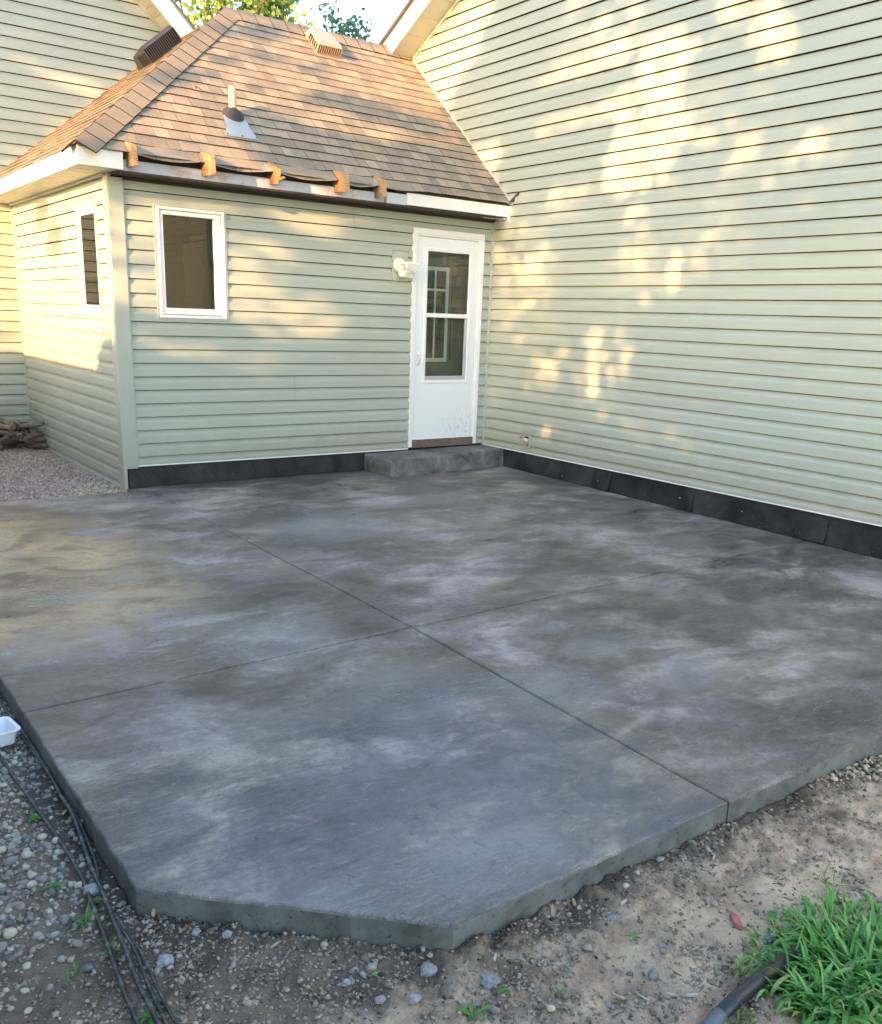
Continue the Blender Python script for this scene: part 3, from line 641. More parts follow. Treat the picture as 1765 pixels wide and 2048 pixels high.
Bpoly = [[(1.525, 4.485), (0.686, 4.816), (0.035, 4.608), (0.312, 4.403), (0.334, 4.181), (0.596, 4.016), (0.764, 3.84), (0.783, 3.72), (0.647, 3.542), (0.963, 3.912)], [(0.561, 3.474), (0.053, 3.403), (-0.073, 3.198), (-0.073, 3.009), (-0.236, 2.696), (-0.073, 2.722), (0.26, 3.12)], [(-2.243, 3.879), (-2.959, 3.65), (-3.099, 3.461), (-3.173, 3.212), (-3.025, 3.186), (-2.762, 3.359), (-2.52, 3.602)]]
Apoly = [[(1.489, 1.679), (0.951, 2.048), (0.662, 2.19), (0.522, 2.214), (0.63, 2.058), (0.671, 1.807), (0.795, 1.849), (0.952, 1.85), (1.027, 1.828), (1.144, 1.78), (1.146, 1.624), (0.953, 1.71), (0.876, 1.588), (0.956, 1.19), (0.775, 1.338), (0.669, 1.166), (0.69, 0.92), (0.958, 0.787), (1.072, 0.862), (1.154, 0.905), (1.422, 0.761), (1.509, 0.794)]]
Apoly2 = [[(1.473, 0.673), (1.342, 0.638), (0.997, 0.745), (0.878, 0.62), (0.899, 0.471), (1.076, 0.43), (1.259, 0.43), (1.429, 0.436), (1.476, 0.487)]]
Rpoly = [[(1.374, 3.36), (1.259, 3.492), (0.951, 3.481), (0.666, 3.486), (0.532, 3.313), (0.774, 3.2), (1.065, 3.197), (1.272, 3.21)], [(1.315, 2.72), (1.227, 2.877), (0.982, 2.865), (0.728, 2.944), (0.542, 3.224), (0.335, 3.311), (-0.239, 2.672), (0.466, 2.289), (0.878, 2.239), (1.109, 2.432)]]
Gpoly = [[(4.587, 3.454), (4.513, 3.631), (4.423, 3.569), (4.242, 3.643), (4.209, 3.446), (4.329, 3.428), (4.464, 3.483)]]

def inpoly(x, y, P):
    c = False
    for i in range(len(P)):
        a, b = P[i], P[i-1]
        if (a[1] > y) != (b[1] > y) and x < (b[0]-a[0])*(y-a[1])/(b[1]-a[1])+a[0]: c = not c
    return c
def blob(x, y, bs, soft=.35):
    m = 0
    for (cx, cy, rx, ry, lv_) in bs:
        d = ((x-cx)/(rx*1.15))**2+((y-cy)/(ry*1.15))**2; m = max(m, lv_*min(1, max(0, (1.25-d)/soft)))
    return m
eh = np.array([1, .416, 0])/1.0831; eu = np.array([-.416, 1, 0])/1.0831; te = .21/1.0831
def shade_at(u, v): return shade_raw(u, v)*(1. if v < 7.5 else max(.2, 1-(v-7.5)/2.2))
def shade_raw(u, v):
    o = eh*-30.+eu*u; o[2] = v+te*30.; d = np.array([eh[0], eh[1], -te]); best = [1e9, None, None]
    def tryp(t, nm, ok):
        if 0 < t < best[0]:
            P = o+d*t
            if ok(P): best[:] = [t, nm, P]
    tryp((-3.98-o[0])/d[0], 'C', lambda P: 0 <= P[1] <= 3.36 and -.1 <= P[2] < 2.56)
    tryp((0-o[1])/d[1], 'A', lambda P: -3.98 <= P[0] <= 0 and 0 <= P[2] < 2.55)
    tryp((0-o[0])/d[0], 'B', lambda P: -9 <= P[1] <= 1.6 and 0 <= P[2] < 8)
    n = np.array([0, -.88, 1]); tryp((2.919-n@o)/(n@d), 'R', lambda P: -.3 <= P[1] <= 1.68 and P[0] <= 0 and P[2] <= 2.69+.8246*(P[0]+4.27)+.03)
    n = np.array([-.8246, 0, 1]); tryp((2.69+.8246*4.27-n@o)/(n@d), 'L', lambda P: -4.3 <= P[0] <= -2.2 and -.27 <= P[1] < 3.36 and P[2] <= 2.92+.88*P[1]+.03)
    tryp((3.36-o[1])/d[1], 'G', lambda P: P[0] < -2 and P[2] > 2.9)
    tryp((3.36-o[1])/d[1], 'D', lambda P: P[0] < -3.98 and P[2] < 2.6)
    nm, P = best[1:]
    if nm is None: return .80 if v > .3 else .3  # extra unseen foliage to block glow from the western sky
    if nm == 'B':
        if P[1] < -4.75 or P[2] > 5.2: return .92
        lit = max(blob(u, v, Blit), blob(u, v, Bfaint, .8), max(1. if inpoly(u, v, q) else 0. for q in Bpoly)); return 1-lit*(1-blob(u, v, Bsh))
    if nm == 'A':
        lit = max(.9 if any(inpoly(u, v, q) for q in Apoly) else 0, .6 if any(inpoly(u, v, q) for q in Apoly2) else 0, blob(u, v, Apt)); return 1-lit
    if nm == 'R': return max(blob(u, v, Rsh), .85 if any(inpoly(u, v, q) for q in Rpoly) else 0)
    if nm == 'L': return .15
    if nm == 'C': return blob(u, v, Csh)
    if nm == 'D': return .1
    return 1-max(blob(u, v, Glit), .85 if any(inpoly(u, v, q) for q in Gpoly) else 0)
# ---------------------------------------------------------------- patio slab
def patio_mat():
    m, nt, b = mat('stamped_charcoal_concrete', (.1, .1, .1), .4, .5)
    P = coord(nt); Pr = coord(nt, (1, 1, 1), (0, 0, math.radians(25)))
    big = noise(nt, coord(nt, (.9, 1.2, 1), (0, 0, .5)), 1.1, 4, .5, .6); mid = noise(nt, coord(nt, (.85, 1.45, 1), (0, 0, .45)), 2.6, 7, .60, .9)
    fine = noise(nt, Pr, 24, 8, .72, .4); hue = noise(nt, coord(nt, loc=(7, 3, 0)), 1.5, 4, .6, .4)
    v = mth(nt, 'ADD', mth(nt, 'MULTIPLY', big, .46), mth(nt, 'ADD', mth(nt, 'MULTIPLY', mid, .44), mth(nt, 'MULTIPLY', fine, .20)))
    c = ramp(nt, v, [(.42, (.074, .065, .056)), (.50, (.133, .120, .107)), (.57, (.212, .195, .18)), (.665, (.41, .38, .36))])
    c = mix(nt, ramp(nt, hue, gray(.46, .60)), mix(nt, .65, c, (1.07, .99, .86), 'MULTIPLY'), mix(nt, .9, c, (1.05, .96, 1.02), 'MULTIPLY'))
    sx = N(nt, 'SeparateXYZ'); L(nt, P, sx.inputs[0]); X_, Y_ = sx.outputs[0], sx.outputs[1]
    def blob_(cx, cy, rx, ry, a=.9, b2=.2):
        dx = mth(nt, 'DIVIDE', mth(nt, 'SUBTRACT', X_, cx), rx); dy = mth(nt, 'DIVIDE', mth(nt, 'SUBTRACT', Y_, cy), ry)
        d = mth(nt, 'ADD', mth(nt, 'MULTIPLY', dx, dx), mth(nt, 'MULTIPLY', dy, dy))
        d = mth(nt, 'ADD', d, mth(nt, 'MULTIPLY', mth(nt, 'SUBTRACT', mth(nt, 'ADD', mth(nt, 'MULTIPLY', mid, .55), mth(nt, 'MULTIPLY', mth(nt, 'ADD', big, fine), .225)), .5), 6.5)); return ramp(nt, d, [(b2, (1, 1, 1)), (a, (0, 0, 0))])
    # release-colour antiquing, painted sunlight at left, painted sky reflection at front, darker by wall
    c = mix(nt, mth(nt, 'MULTIPLY', blob_(-5.25, -2.3, 1.0, 1.75), .85), c, mix(nt, ramp(nt, mid, gray(.36, .56)), (.27, .20, .145), (.62, .45, .26)))  # warm sunlight put into the colour, mixed with the slab's own tan
    c = mix(nt, mth(nt, 'MULTIPLY', blob_(-5.2, -4.0, .3, .28), .45), c, (.36, .28, .24))
    c = mix(nt, mth(nt, 'MULTIPLY', blob_(-4.95, -5.7, 1.25, .95), .45), c, (.13, .15, .20))  # blue sky reflection put into the colour
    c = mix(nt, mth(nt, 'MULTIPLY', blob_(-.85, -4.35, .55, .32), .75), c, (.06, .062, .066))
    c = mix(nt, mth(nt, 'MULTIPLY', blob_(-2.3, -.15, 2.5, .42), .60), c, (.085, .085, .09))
    for cx, cy, rx, ry, s_ in ((-3.0, -2.0, .75, .5, .40), (-3.75, -5.2, .35, .30, .38), (-4.3, -4.9, .42, .35, .34), (-3.1, -4.9, .33, .16, .35), (-3.05, -5.35, .3, .2, .35), (-1.9, -1.5, .8, .25, .35), (-4.55, -4.0, .4, .3, .3), (-5.1, -6.05, .8, .2, .5)):
        c = mix(nt, mth(nt, 'MULTIPLY', blob_(cx, cy, rx, ry), s_), c, (.34, .335, .34))
    L(nt, c, b.inputs['Base Color'])
    L(nt, ramp(nt, mid, [(.3, (.27,)*3), (.7, (.50,)*3)]), b.inputs['Roughness']); b.inputs['Specular IOR Level'].default_value = .6
    # slate-skin relief: directional torn ridges in patches plus fine grit
    wv = noise(nt, coord(nt, (1, 3.2, 1), (0, 0, math.radians(20))), 9, 6, .68, 1.8); rg = mth(nt, 'ABSOLUTE', mth(nt, 'SUBTRACT', wv, .5))
    patch = ramp(nt, noise(nt, coord(nt, loc=(2, 9, 0)), 1.3, 3), gray(.42, .68, .12, 1.))
    c = mix(nt, mth(nt, 'MULTIPLY', ramp(nt, mth(nt, 'MULTIPLY', rg, 10), [(.0, (1, 1, 1)), (.5, (0, 0, 0))]), mth(nt, 'MULTIPLY', patch, .7)), c, (.05, .05, .055))  # dark antiquing in recesses; with pale strokes below stands for relief shading
    st1 = noise(nt, coord(nt, (1, 3.0, 1), (0, 0, .35)), 17, 7, .7, 1.2); st2 = noise(nt, coord(nt, (2.2, 1, 1), (0, 0, 1.1), loc=(3, 3, 0)), 21, 6, .72, 1.0); pz2 = ramp(nt, noise(nt, coord(nt, loc=(5, 1, 0)), 2.1, 4), gray(.40, .62, .15, 1.))
    c = mix(nt, mth(nt, 'MULTIPLY', ramp(nt, st1, gray(.56, .68)), mth(nt, 'MULTIPLY', pz2, .6)), c, (.42, .41, .40))
    c = mix(nt, mth(nt, 'MULTIPLY', ramp(nt, st2, gray(.57, .68)), .55), c, (.055, .055, .06)); L(nt, c, b.inputs['Base Color'])
    h = mth(nt, 'ADD', mth(nt, 'MULTIPLY', mth(nt, 'MULTIPLY', rg, patch), 2.2), mth(nt, 'MULTIPLY', fine, .35))
    n1 = bump(nt, b, h, .85, .018)
    bump(nt, b, noise(nt, P, 5.0, 6, .65), .6, .03, n1); return m
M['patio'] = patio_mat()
def edge_mat():
    m, nt, b = mat('cast_concrete_edge', (.12, .125, .125), .75, .3)
    n = noise(nt, coord(nt), 7, 6, .65); f = noise(nt, coord(nt), 60, 4, .7); pit = ramp(nt, f, gray(.60, .68))
    c = mix(nt, ramp(nt, n, gray(.35, .68)), (.10, .105, .10), (.22, .225, .215)); c = mix(nt, mth(nt, 'MULTIPLY', pit, .7), c, (.04, .04, .04))
    L(nt, c, b.inputs['Base Color']); bump(nt, b, mth(nt, 'SUBTRACT', n, mth(nt, 'MULTIPLY', pit, .4)), .7, .01); return m
M['edge'] = edge_mat()
XL, XJ, YF = -5.765, -3.83, -6.235
def jy(x): return -4.25+(x-XL)*(.2/5.765)
def wig(a, b, n, amp, seed):
    r = random.Random(seed); P = []
    for i in range(n): u = i/(n-1); P.append((a[0]+(b[0]-a[0])*u+(r.uniform(-amp, amp) if 0 < i < n-1 else 0), a[1]+(b[1]-a[1])*u+(r.uniform(-amp, amp) if 0 < i < n-1 else 0)))
    return P
g_ = .0045
X0 = (XJ, jy(XJ))
Jn = wig((XJ, -.001), X0, 60, .0016, 1); Js = wig(X0, (-3.888, YF), 60, .0016, 2); Jw = wig((XL, jy(XL)), X0, 60, .0022, 3); Je = wig(X0, (-.002, jy(0)), 90, .0018, 4)
def rough_edge(a, b, n, s): return wig(a, b, n, .003, s)
patio = empty('patio', (-3, -3, -.05)); patio['kind'] = 'structure'; patio['label'] = 'dark stamped concrete patio slab with crossing control joints'
def panel(P, label):
    o_ = []
    for p in P:
        if not o_ or math.hypot(p[0]-o_[-1][0], p[1]-o_[-1][1]) > .002: o_.append(p)
    if math.hypot(o_[0][0]-o_[-1][0], o_[0][1]-o_[-1][1]) < .002: o_.pop()
    P = o_; n = len(P)
    # inset ring gives a tooled, rounded arris
    cx = sum(p[0] for p in P)/n; cy = sum(p[1] for p in P)/n; V = []; ins = []
    for i in range(n):
        a, b_, c_ = P[i-1], P[i], P[(i+1) % n]; t = Vector((c_[0]-a[0], c_[1]-a[1])); t.normalize(); nn = Vector((-t.y, t.x)); ins.append(nn)
    for d, dz in ((.018, 0), (.006, -.0018), (.0015, -.006), (0, -.014), (-.0, -.16)):
        for p, nn in zip(P, ins): V.append((p[0]+nn.x*d, p[1]+nn.y*d, zs(p[1])+dz))
    F = [tuple(range(n))]; mi = [0]
    for r in range(4):
        for i in range(n): F.append((r*n+i, (r+1)*n+i, (r+1)*n+(i+1) % n, r*n+(i+1) % n)); mi.append(1 if r >= 3 else 0)
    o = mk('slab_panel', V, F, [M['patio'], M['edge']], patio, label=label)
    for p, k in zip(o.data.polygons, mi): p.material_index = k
def sh(Q, dx, dy): return [(x+dx*(1 if y < -2.4 else max(.18, 1-(y+2.4)/1.1*.82)), y+dy) for x, y in Q]
# panels wound counter-clockwise
cr = (XL, -5.61); cf = (-5.10, YF)
panel(sh(Jn, -g_, 0)[::1][::-1][::-1][0:0]+[(XL, -.135)]+rough_edge((XL, -.3), (XL, jy(XL)+g_), 50, 5)+sh(Jw, 0, .0065)[1:-1]+[(XJ-g_, X0[1]+g_)]+sh(Jn, -g_, 0)[::-1][1:-1]+[(XJ-.0008, -.001), (-3.99, -.001), (-3.99, -.13)], 'rear left panel with tan staining and painted warm sunlight')
panel([(XL, jy(XL)-g_)]+rough_edge((XL, -4.4), cr, 20, 6)+rough_edge(cr, cf, 20, 7)+rough_edge(cf, (-3.888-g_, YF), 25, 8)+sh(Js, -g_, 0)[::-1][1:-1]+[(XJ-g_, X0[1]-g_)]+sh(Jw, 0, -.0065)[::-1][1:-1], 'front panel with painted blue sky reflection and cut corner')
panel([(XJ+.0008, -.001)]+sh(Jn, g_, 0)[1:-1]+[(XJ+g_, X0[1]+g_)]+sh(Je, 0, .006)[1:-1]+[(.006, jy(0)+g_), (.006, -.001)], 'rear right panel between the two walls')
panel([(XJ+g_, X0[1]-g_)]+sh(Js, g_, 0)[1:-1]+rough_edge((-3.888+g_, YF), (.006, YF), 60, 9)+[(.006, jy(0)-g_)]+sh(Je, 0, -.006)[::-1][1:-1], 'front right panel reaching the tall wall')
mb = MB(); mb.hexa([(XL+.02, -5.6, -.2), (0, YF+.02, -.2), (0, -.01, -.2), (XL+.02, -.15, -.2), (XL+.02, -5.6, zs(-5.6)-.022), (0, YF+.02, zs(YF)-.022), (0, -.01, -.022), (XL+.02, -.15, -.024)]); mb.mk('joint_bed', M['rubber'], patio)
mb = MB(); mb.hexa([(XL+.3, YF+.66, -.2), (-5.08, YF+.02, -.2), (0, YF+.02, -.2), (0, YF+.7, -.2), (XL+.3, YF+.66, -.096), (-5.08, YF+.02, -.096), (0, YF+.02, -.096), (0, YF+.7, -.09)]); mb.mk('joint_bed', M['rubber'], patio)
# step
def step_mat():
    m, nt, b = mat('stained_concrete_step', (.1, .1, .1), .6, .4)
    n = noise(nt, coord(nt), 5, 6, .65, .4); f = noise(nt, coord(nt), 45, 4, .7)
    c = ramp(nt, mth(nt, 'ADD', mth(nt, 'MULTIPLY', n, .8), mth(nt, 'MULTIPLY', f, .2)), [(.36, (.065, .063, .06)), (.50, (.14, .137, .135)), (.66, (.26, .25, .245))])
    L(nt, c, b.inputs['Base Color']); bump(nt, b, mth(nt, 'ADD', n, mth(nt, 'MULTIPLY', f, .3)), .5, .012); return m
mb = MB(); mb.hexa([(-1.535, -.47, -.012), (-.008, -.385, -.012), (-.008, .004, -.012), (-1.56, .004, -.012), (-1.53, -.455, .150), (-.012, -.375, .188), (-.012, .004, .188), (-1.555, .004, .170)])
mb.mk('concrete_step', step_mat(), None, bevel=.012, label='low dark concrete step below the white door in the corner', cat='step')
# ---------------------------------------------------------------- wall light
wlg = empty('wall_light', (-1.2, -.02, 1.97), label='white motion floodlight on the siding left of the door', cat='wall light')
def cyl(a, b, r0, r1, n=20): return MB().tube([a, Vector(a)+(Vector(b)-Vector(a))*.12, Vector(a)+(Vector(b)-Vector(a))*.9, b], [r0*.9, r0, r1, r1*.82], n)
cyl((-1.195, -.017, 2.02), (-1.195, -.055, 2.02), .068, .055).mk('mount', M['lampwhite'], wlg, smooth=False)
MB().tube([(-1.195, -.05, 2.03), (-1.18, -.085, 2.035), (-1.165, -.10, 2.035)], .016, 10).mk('swivel_arm', M['lampwhite'], wlg, smooth=True)
hx = Vector((.90, -.42, -.12)).normalized(); hy = Vector((.42, .90, 0)).normalized(); hz = hx.cross(hy)*1; hz = hz if hz.z > 0 else -hz
ho = Vector((-1.175, -.10, 2.005))
# head: a box opening along hx, hood longer on top
mb = MB(); mb.hexa(obox(ho, hx, hy, hz, [(0, -.05, -.03), (.105, -.062, -.045), (.105, .062, -.045), (0, .05, -.03), (0, -.045, .045), (.135, -.064, .052), (.135, .064, .052), (0, .045, .045)])); mb.mk('lamp_head', M['lampwhite'], wlg, bevel=.008)
mb = MB(); mb.hexa(obox(ho, hx, -hy, hz, [(.012, .055, -.034), (.11, .0655, -.034), (.11, .0665, -.034), (.012, .056, -.034), (.012, .052, .034), (.12, .0655, .036), (.12, .0665, .036), (.012, .053, .034)])); mb.mk('lens', M['lens'], wlg)
mb = MB(); mb.hexa(obox(ho, hx, hy, hz, [(.108, -.05, -.036), (.111, -.05, -.036), (.111, .05, -.036), (.108, .05, -.036), (.128, -.052, .04), (.131, -.052, .04), (.131, .052, .04), (.128, .052, .04)])); mb.mk('lens', M['lens'], wlg)
mb = MB(); mb.hexa([(-1.225, -.155, 1.905), (-1.115, -.15, 1.89), (-1.115, -.05, 1.89), (-1.225, -.05, 1.905), (-1.225, -.145, 1.972), (-1.115, -.145, 1.965), (-1.115, -.045, 1.965), (-1.225, -.045, 1.972)]); mb.mk('motion_sensor', M['lampwhite'], wlg, bevel=.012)
mb = MB(); mb.hexa([(-1.205, -.158, 1.915), (-1.135, -.154, 1.907), (-1.135, -.15, 1.907), (-1.205, -.154, 1.915), (-1.205, -.154, 1.95), (-1.135, -.152, 1.946), (-1.135, -.148, 1.946), (-1.205, -.15, 1.95)]); mb.mk('sensor_window', M['soffit'], wlg, bevel=.002)
# ---------------------------------------------------------------- open outlet box on wall B
ob = empty('outlet_box', (0, -.725, .236), label='open outlet box with bare wires low on the tall siding wall', cat='outlet box')
ring('B', 'mounting_block', (-.797, -.653, .238, .380), (-.765, -.69, .258, .36), -.005, .017, M['trim'], ob)
slab('B', 'box_back', (-.77, -.685, .25, .365), -.06, -.05, M['screen'], ob)
for (y, z, r, m, nm) in ((-.715, .325, .013, 'white', 'wire_nut'), (-.742, .322, .013, 'white', 'wire_nut'), (-.70, .30, .006, 'wiregreen', 'wire')):
    MB().tube([(-.0, y, z-.02), (-.012, y+.002, z), (-.008, y, z+.018)], r*.9, 8).mk(nm, M[m], ob, smooth=True)
slab('B', 'receptacle', (-.745, -.70, .262, .30), -.02, .012, mat('pinkish_receptacle', (.50, .30, .25), .6)[0], ob, bevel=.003)
MB().tube([(-.01, -.70, .30), (-.02, -.69, .28), (-.012, -.70, .262)], .004, 6).mk('wire', M['wirered'], ob)
MB().tube([(-.008, -.652, .355), (-.03, -.65, .35), (-.03, -.655, .34)], .011, 8).mk('clip', M['rafter'], ob)
# ---------------------------------------------------------------- value noise for the terrain
def vnoise(x, y, seed):
    xi = np.floor(x).astype(np.int64); yi = np.floor(y).astype(np.int64); fx = x-xi; fy = y-yi; fx = fx*fx*(3-2*fx); fy = fy*fy*(3-2*fy)
    def hsh(a, b):
        h = (a*374761393+b*668265263+seed*1442695041) & 0x7fffffff; h = ((h ^ (h >> 13))*1274126177) & 0x7fffffff; return ((h ^ (h >> 16)) & 0xffff)/65535.
    return (hsh(xi, yi)*(1-fx)+hsh(xi+1, yi)*fx)*(1-fy)+(hsh(xi, yi+1)*(1-fx)+hsh(xi+1, yi+1)*fx)*fy
def fbm(x, y, f, seed, o=4, g=.5):
    a = 1.; s_ = 0; t = 0
    for i in range(o): s_ = s_+a*vnoise(x*f, y*f, seed+i); t += a; f *= 2.03; a *= g
    return s_/t
def sst(e0, e1, x): t = np.clip((x-e0)/(e1-e0), 0, 1); return t*t*(3-2*t)
def gbase(x, y):
    z = -.022-.118*sst(.0, 3.2, -y); z = z-.02*sst(4.5, 6., -y)+.0*x
    return np.where((x > 0.05) | (y > 1), np.minimum(z, -.03), z)
def sand(x, y): return sst(.50, .62, fbm(x, y, 2.6, 41, 3))
def gz(x, y):
    near = sst(-3.0, -3.8, y)*sst(-9, -7.6, y); s_ = sand(x, y)
    r = (fbm(x, y, 5, 3, 3)-.5)*.035+(fbm(x, y, 22, 9, 4, .6)-.5)*.048*(1-.75*s_)+np.maximum(0, fbm(x, y, 55, 17, 3)-.55)*.05*(1-s_)
    r2 = (fbm(x, y, 2, 5, 3)-.5)*.02
    return gbase(x, y)+np.where(near > 0, r*near+r2*(1-near)*.5, r2*.5)
def inslab(x, y, d=0.):
    ch = (x-XL)*(-.625)+(y+5.61)*(-.665)  # chamfer side: positive outside
    ch = ((x+5.765)*(-.625)-(y+5.61)*.665)/.913
    return (x > XL-d) & (y > YF-d) & (ch < d) & (y < -.13+d) | ((x > -3.99) & (y > YF-d) & (y < .2))
def lin(a, b, s_): return np.arange(a, b, s_)
geo = lambda a, b, s0: [a+(b-a)*((i/s0)**2.2) for i in range(1, s0+1)]
xs = np.array(sorted(set([round(v, 4) for v in geo(-6.9, -420, 26)+list(lin(-6.9, -2.2, .0135))+list(lin(-2.2, 1, .2))+geo(1, 420, 26)])))
ys = np.array(sorted(set([round(v, 4) for v in geo(-7.6, -420, 26)+list(lin(-7.6, -3.5, .0135))+list(lin(-3.5, 4, .12))+geo(4, 420, 26)])))
GX, GY = np.meshgrid(xs, ys, indexing='ij'); GZ = gz(GX, GY)
GZ = np.where(inslab(GX, GY, -.012), -.24, GZ)
ins = (GX > -3.9) & (GY > .02); GZ = np.where(ins, -.26, GZ); GZ = np.where((GX > .05) & (GY > -9.9) & (GX < 8), -.26, GZ)
nx, ny = len(xs), len(ys); V = np.stack([GX.ravel(), GY.ravel(), GZ.ravel()], 1)
I = (np.arange(nx-1)[:, None]*ny+np.arange(ny-1)[None, :]).ravel(); F = np.stack([I, I+ny, I+ny+1, I+1], 1)
def ground_mat():
    m, nt, b = mat('disturbed_dirt', (.2, .17, .14), .95, .15)
    P = coord(nt); n1 = noise(nt, P, 1.7, 5, .6, .3); n2 = noise(nt, P, 7, 6, .65, .2); n3 = noise(nt, P, 70, 5, .7); n4 = noise(nt, coord(nt, loc=(4, 4, 4)), 3.2, 4)
    c = ramp(nt, mth(nt, 'ADD', mth(nt, 'MULTIPLY', n1, .5), mth(nt, 'MULTIPLY', n2, .5)), [(.38, (.18, .13, .09)), (.45, (.43, .32, .23)), (.52, (.68, .52, .375)), (.61, (.86, .67, .48))])
    c = mix(nt, mth(nt, 'MULTIPLY', ramp(nt, n4, gray(.5, .7)), .35), c, (.46, .35, .30))
    c = mix(nt, mth(nt, 'MULTIPLY', ramp(nt, n3, gray(.35, .7)), .45), mix(nt, .6, c, (.50, .46, .43), 'MULTIPLY'), c)
    sx = N(nt, 'SeparateXYZ'); L(nt, P, sx.inputs[0])
    d = mth(nt, 'SUBTRACT', -6.19, sx.outputs[1]); wet = ramp(nt, mth(nt, 'ADD', d, mth(nt, 'MULTIPLY', mth(nt, 'SUBTRACT', n2, .5), .45)), [(.06, (1, 1, 1)), (.22, (0, 0, 0))])
    c = mix(nt, mth(nt, 'MULTIPLY', wet, .7), c, (.058, .048, .042))
    w2 = ramp(nt, mth(nt, 'ADD', mth(nt, 'ADD', sx.outputs[0], 5.90), mth(nt, 'MULTIPLY', mth(nt, 'SUBTRACT', n2, .5), .3)), [(.0, (0, 0, 0)), (.1, (1, 1, 1))]); w2 = mth(nt, 'MULTIPLY', w2, ramp(nt, mth(nt, 'ADD', sx.outputs[1], 6.5), [(.55, (0, 0, 0)), (.8, (1, 1, 1))]))
    c = mix(nt, mth(nt, 'MULTIPLY', w2, .75), c, (.05, .046, .043))
    bk = ramp(nt, sx.outputs[1], gray(0, .02)); bk = ramp(nt, mth(nt, 'ADD', sx.outputs[1], 3.0), gray(0, 1))
    gr = mix(nt, ramp(nt, noise(nt, P, 60, 3), gray(.3, .7)), (.24, .19, .175), (.52, .43, .40))
    c = mix(nt, bk, c, gr)
    L(nt, c, b.inputs['Base Color']); n_ = bump(nt, b, n3, .7, .010); bump(nt, b, noise(nt, P, 24, 5, .7), .7, .02, n_); return m
mk('ground', V, F, ground_mat(), None, smooth=True, origin=(0, 0, 0), kind='structure', label='bare disturbed soil around the patio')
# ---------------------------------------------------------------- scatter helpers
def ico(sub):
    t = (1+5**.5)/2; v = [(-1, t, 0), (1, t, 0), (-1, -t, 0), (1, -t, 0), (0, -1, t), (0, 1, t), (0, -1, -t), (0, 1, -t), (t, 0, -1), (t, 0, 1), (-t, 0, -1), (-t, 0, 1)]
    f = [(0, 11, 5), (0, 5, 1), (0, 1, 7), (0, 7, 10), (0, 10, 11), (1, 5, 9), (5, 11, 4), (11, 10, 2), (10, 7, 6), (7, 1, 8), (3, 9, 4), (3, 4, 2), (3, 2, 6), (3, 6, 8), (3, 8, 9), (4, 9, 5), (2, 4, 11), (6, 2, 10), (8, 6, 7), (9, 8, 1)]
    v = [np.array(p)/np.linalg.norm(p) for p in v]
    for _ in range(sub):
        c = {}; nf_ = []
        def md(a, b_):
            k = (min(a, b_), max(a, b_))
            if k not in c: p = (v[a]+v[b_]); v.append(p/np.linalg.norm(p)); c[k] = len(v)-1
            return c[k]
        for a, b_, d in f: x, y, z = md(a, b_), md(b_, d), md(d, a); nf_ += [(a, x, z), (b_, y, x), (d, z, y), (x, y, z)]
        f = nf_
    return np.array(v), np.array(f)
I0, I1, I2 = ico(0), ico(1), ico(2)
def rotm(n):
    q = rng.normal(size=(n, 4)); q /= np.linalg.norm(q, axis=1)[:, None]; w_, x, y, z = q.T
    return np.stack([1-2*(y*y+z*z), 2*(x*y-z*w_), 2*(x*z+y*w_), 2*(x*y+z*w_), 1-2*(x*x+z*z), 2*(y*z-x*w_), 2*(x*z-y*w_), 2*(y*z+x*w_), 1-2*(x*x+y*y)], 1).reshape(n, 3, 3)
def bulk(name, P, size, m, tmpl=I0, jag=.25, flat=.7, smooth=False, parent=None, yaw=False, **k):
    tv, tf = tmpl; n = len(P); R = rotm(n); sc = size[:, None]*rng.uniform(.65, 1.25, (n, 3))
    Vv = tv[None]*(1+rng.uniform(-jag, jag, (n, len(tv), 1)))*sc[:, None, :]
    Vv = np.einsum('nij,nvj->nvi', R, Vv); Vv[:, :, 2] *= flat; Vv += P[:, None, :]
    Ff = (tf[None]+np.arange(n)[:, None, None]*len(tv)).reshape(-1, 3)
    return mk(name, Vv.reshape(-1, 3), Ff, m, parent, smooth=smooth, **k)
def stuffmat(name, cols, how='isl', rough=.85, sc=60):
    m, nt, b = mat(name, cols[0], rough, .3); n = len(cols)
    c = ramp(nt, rand(nt, how), [(i/n, q) for i, q in enumerate(cols)])
    for x in nt.nodes:
        if x.type == 'VALTORGB': x.color_ramp.interpolation = 'CONSTANT'
    f = noise(nt, coord(nt), sc, 4, .65); c = mix(nt, mth(nt, 'MULTIPLY', ramp(nt, f, gray(.35, .7)), .5), c, mix(nt, 1., c, (.55, .53, .5), 'MULTIPLY'))
    L(nt, c, b.inputs['Base Color']); bump(nt, b, f, .4, .004); return m
def pts(n, x0, x1, y0, y1, dens=None, d=.004, lift=.3, size=None):
    x = rng.uniform(x0, x1, n); y = rng.uniform(y0, y1, n); ok = ~inslab(x, y, d)
    if dens is not None: ok &= rng.random(n) < dens(x, y)
    return x[ok], y[ok]
def on(x, y, up=0): return np.stack([x, y, gz(x, y)+up], 1)
STONE = [(.36, .33, .29), (.23, .215, .20), (.42, .37, .29), (.17, .16, .155), (.30, .26, .235), (.31, .24, .205), (.47, .43, .35), (.25, .24, .235)]
M['gravel'] = stuffmat('mixed_river_gravel', STONE)
M['clod'] = stuffmat('grey_mortar_crumbs', [(.34, .28, .225), (.22, .175, .14), (.40, .34, .28), (.29, .23, .18), (.40, .32, .24), (.17, .135, .11), (.36, .33, .30)])
M['pink'] = stuffmat('pink_brown_pea_gravel', [(.42, .32, .28), (.28, .21, .19), (.52, .42, .37), (.35, .27, .24), (.56, .47, .40), (.24, .19, .17)])
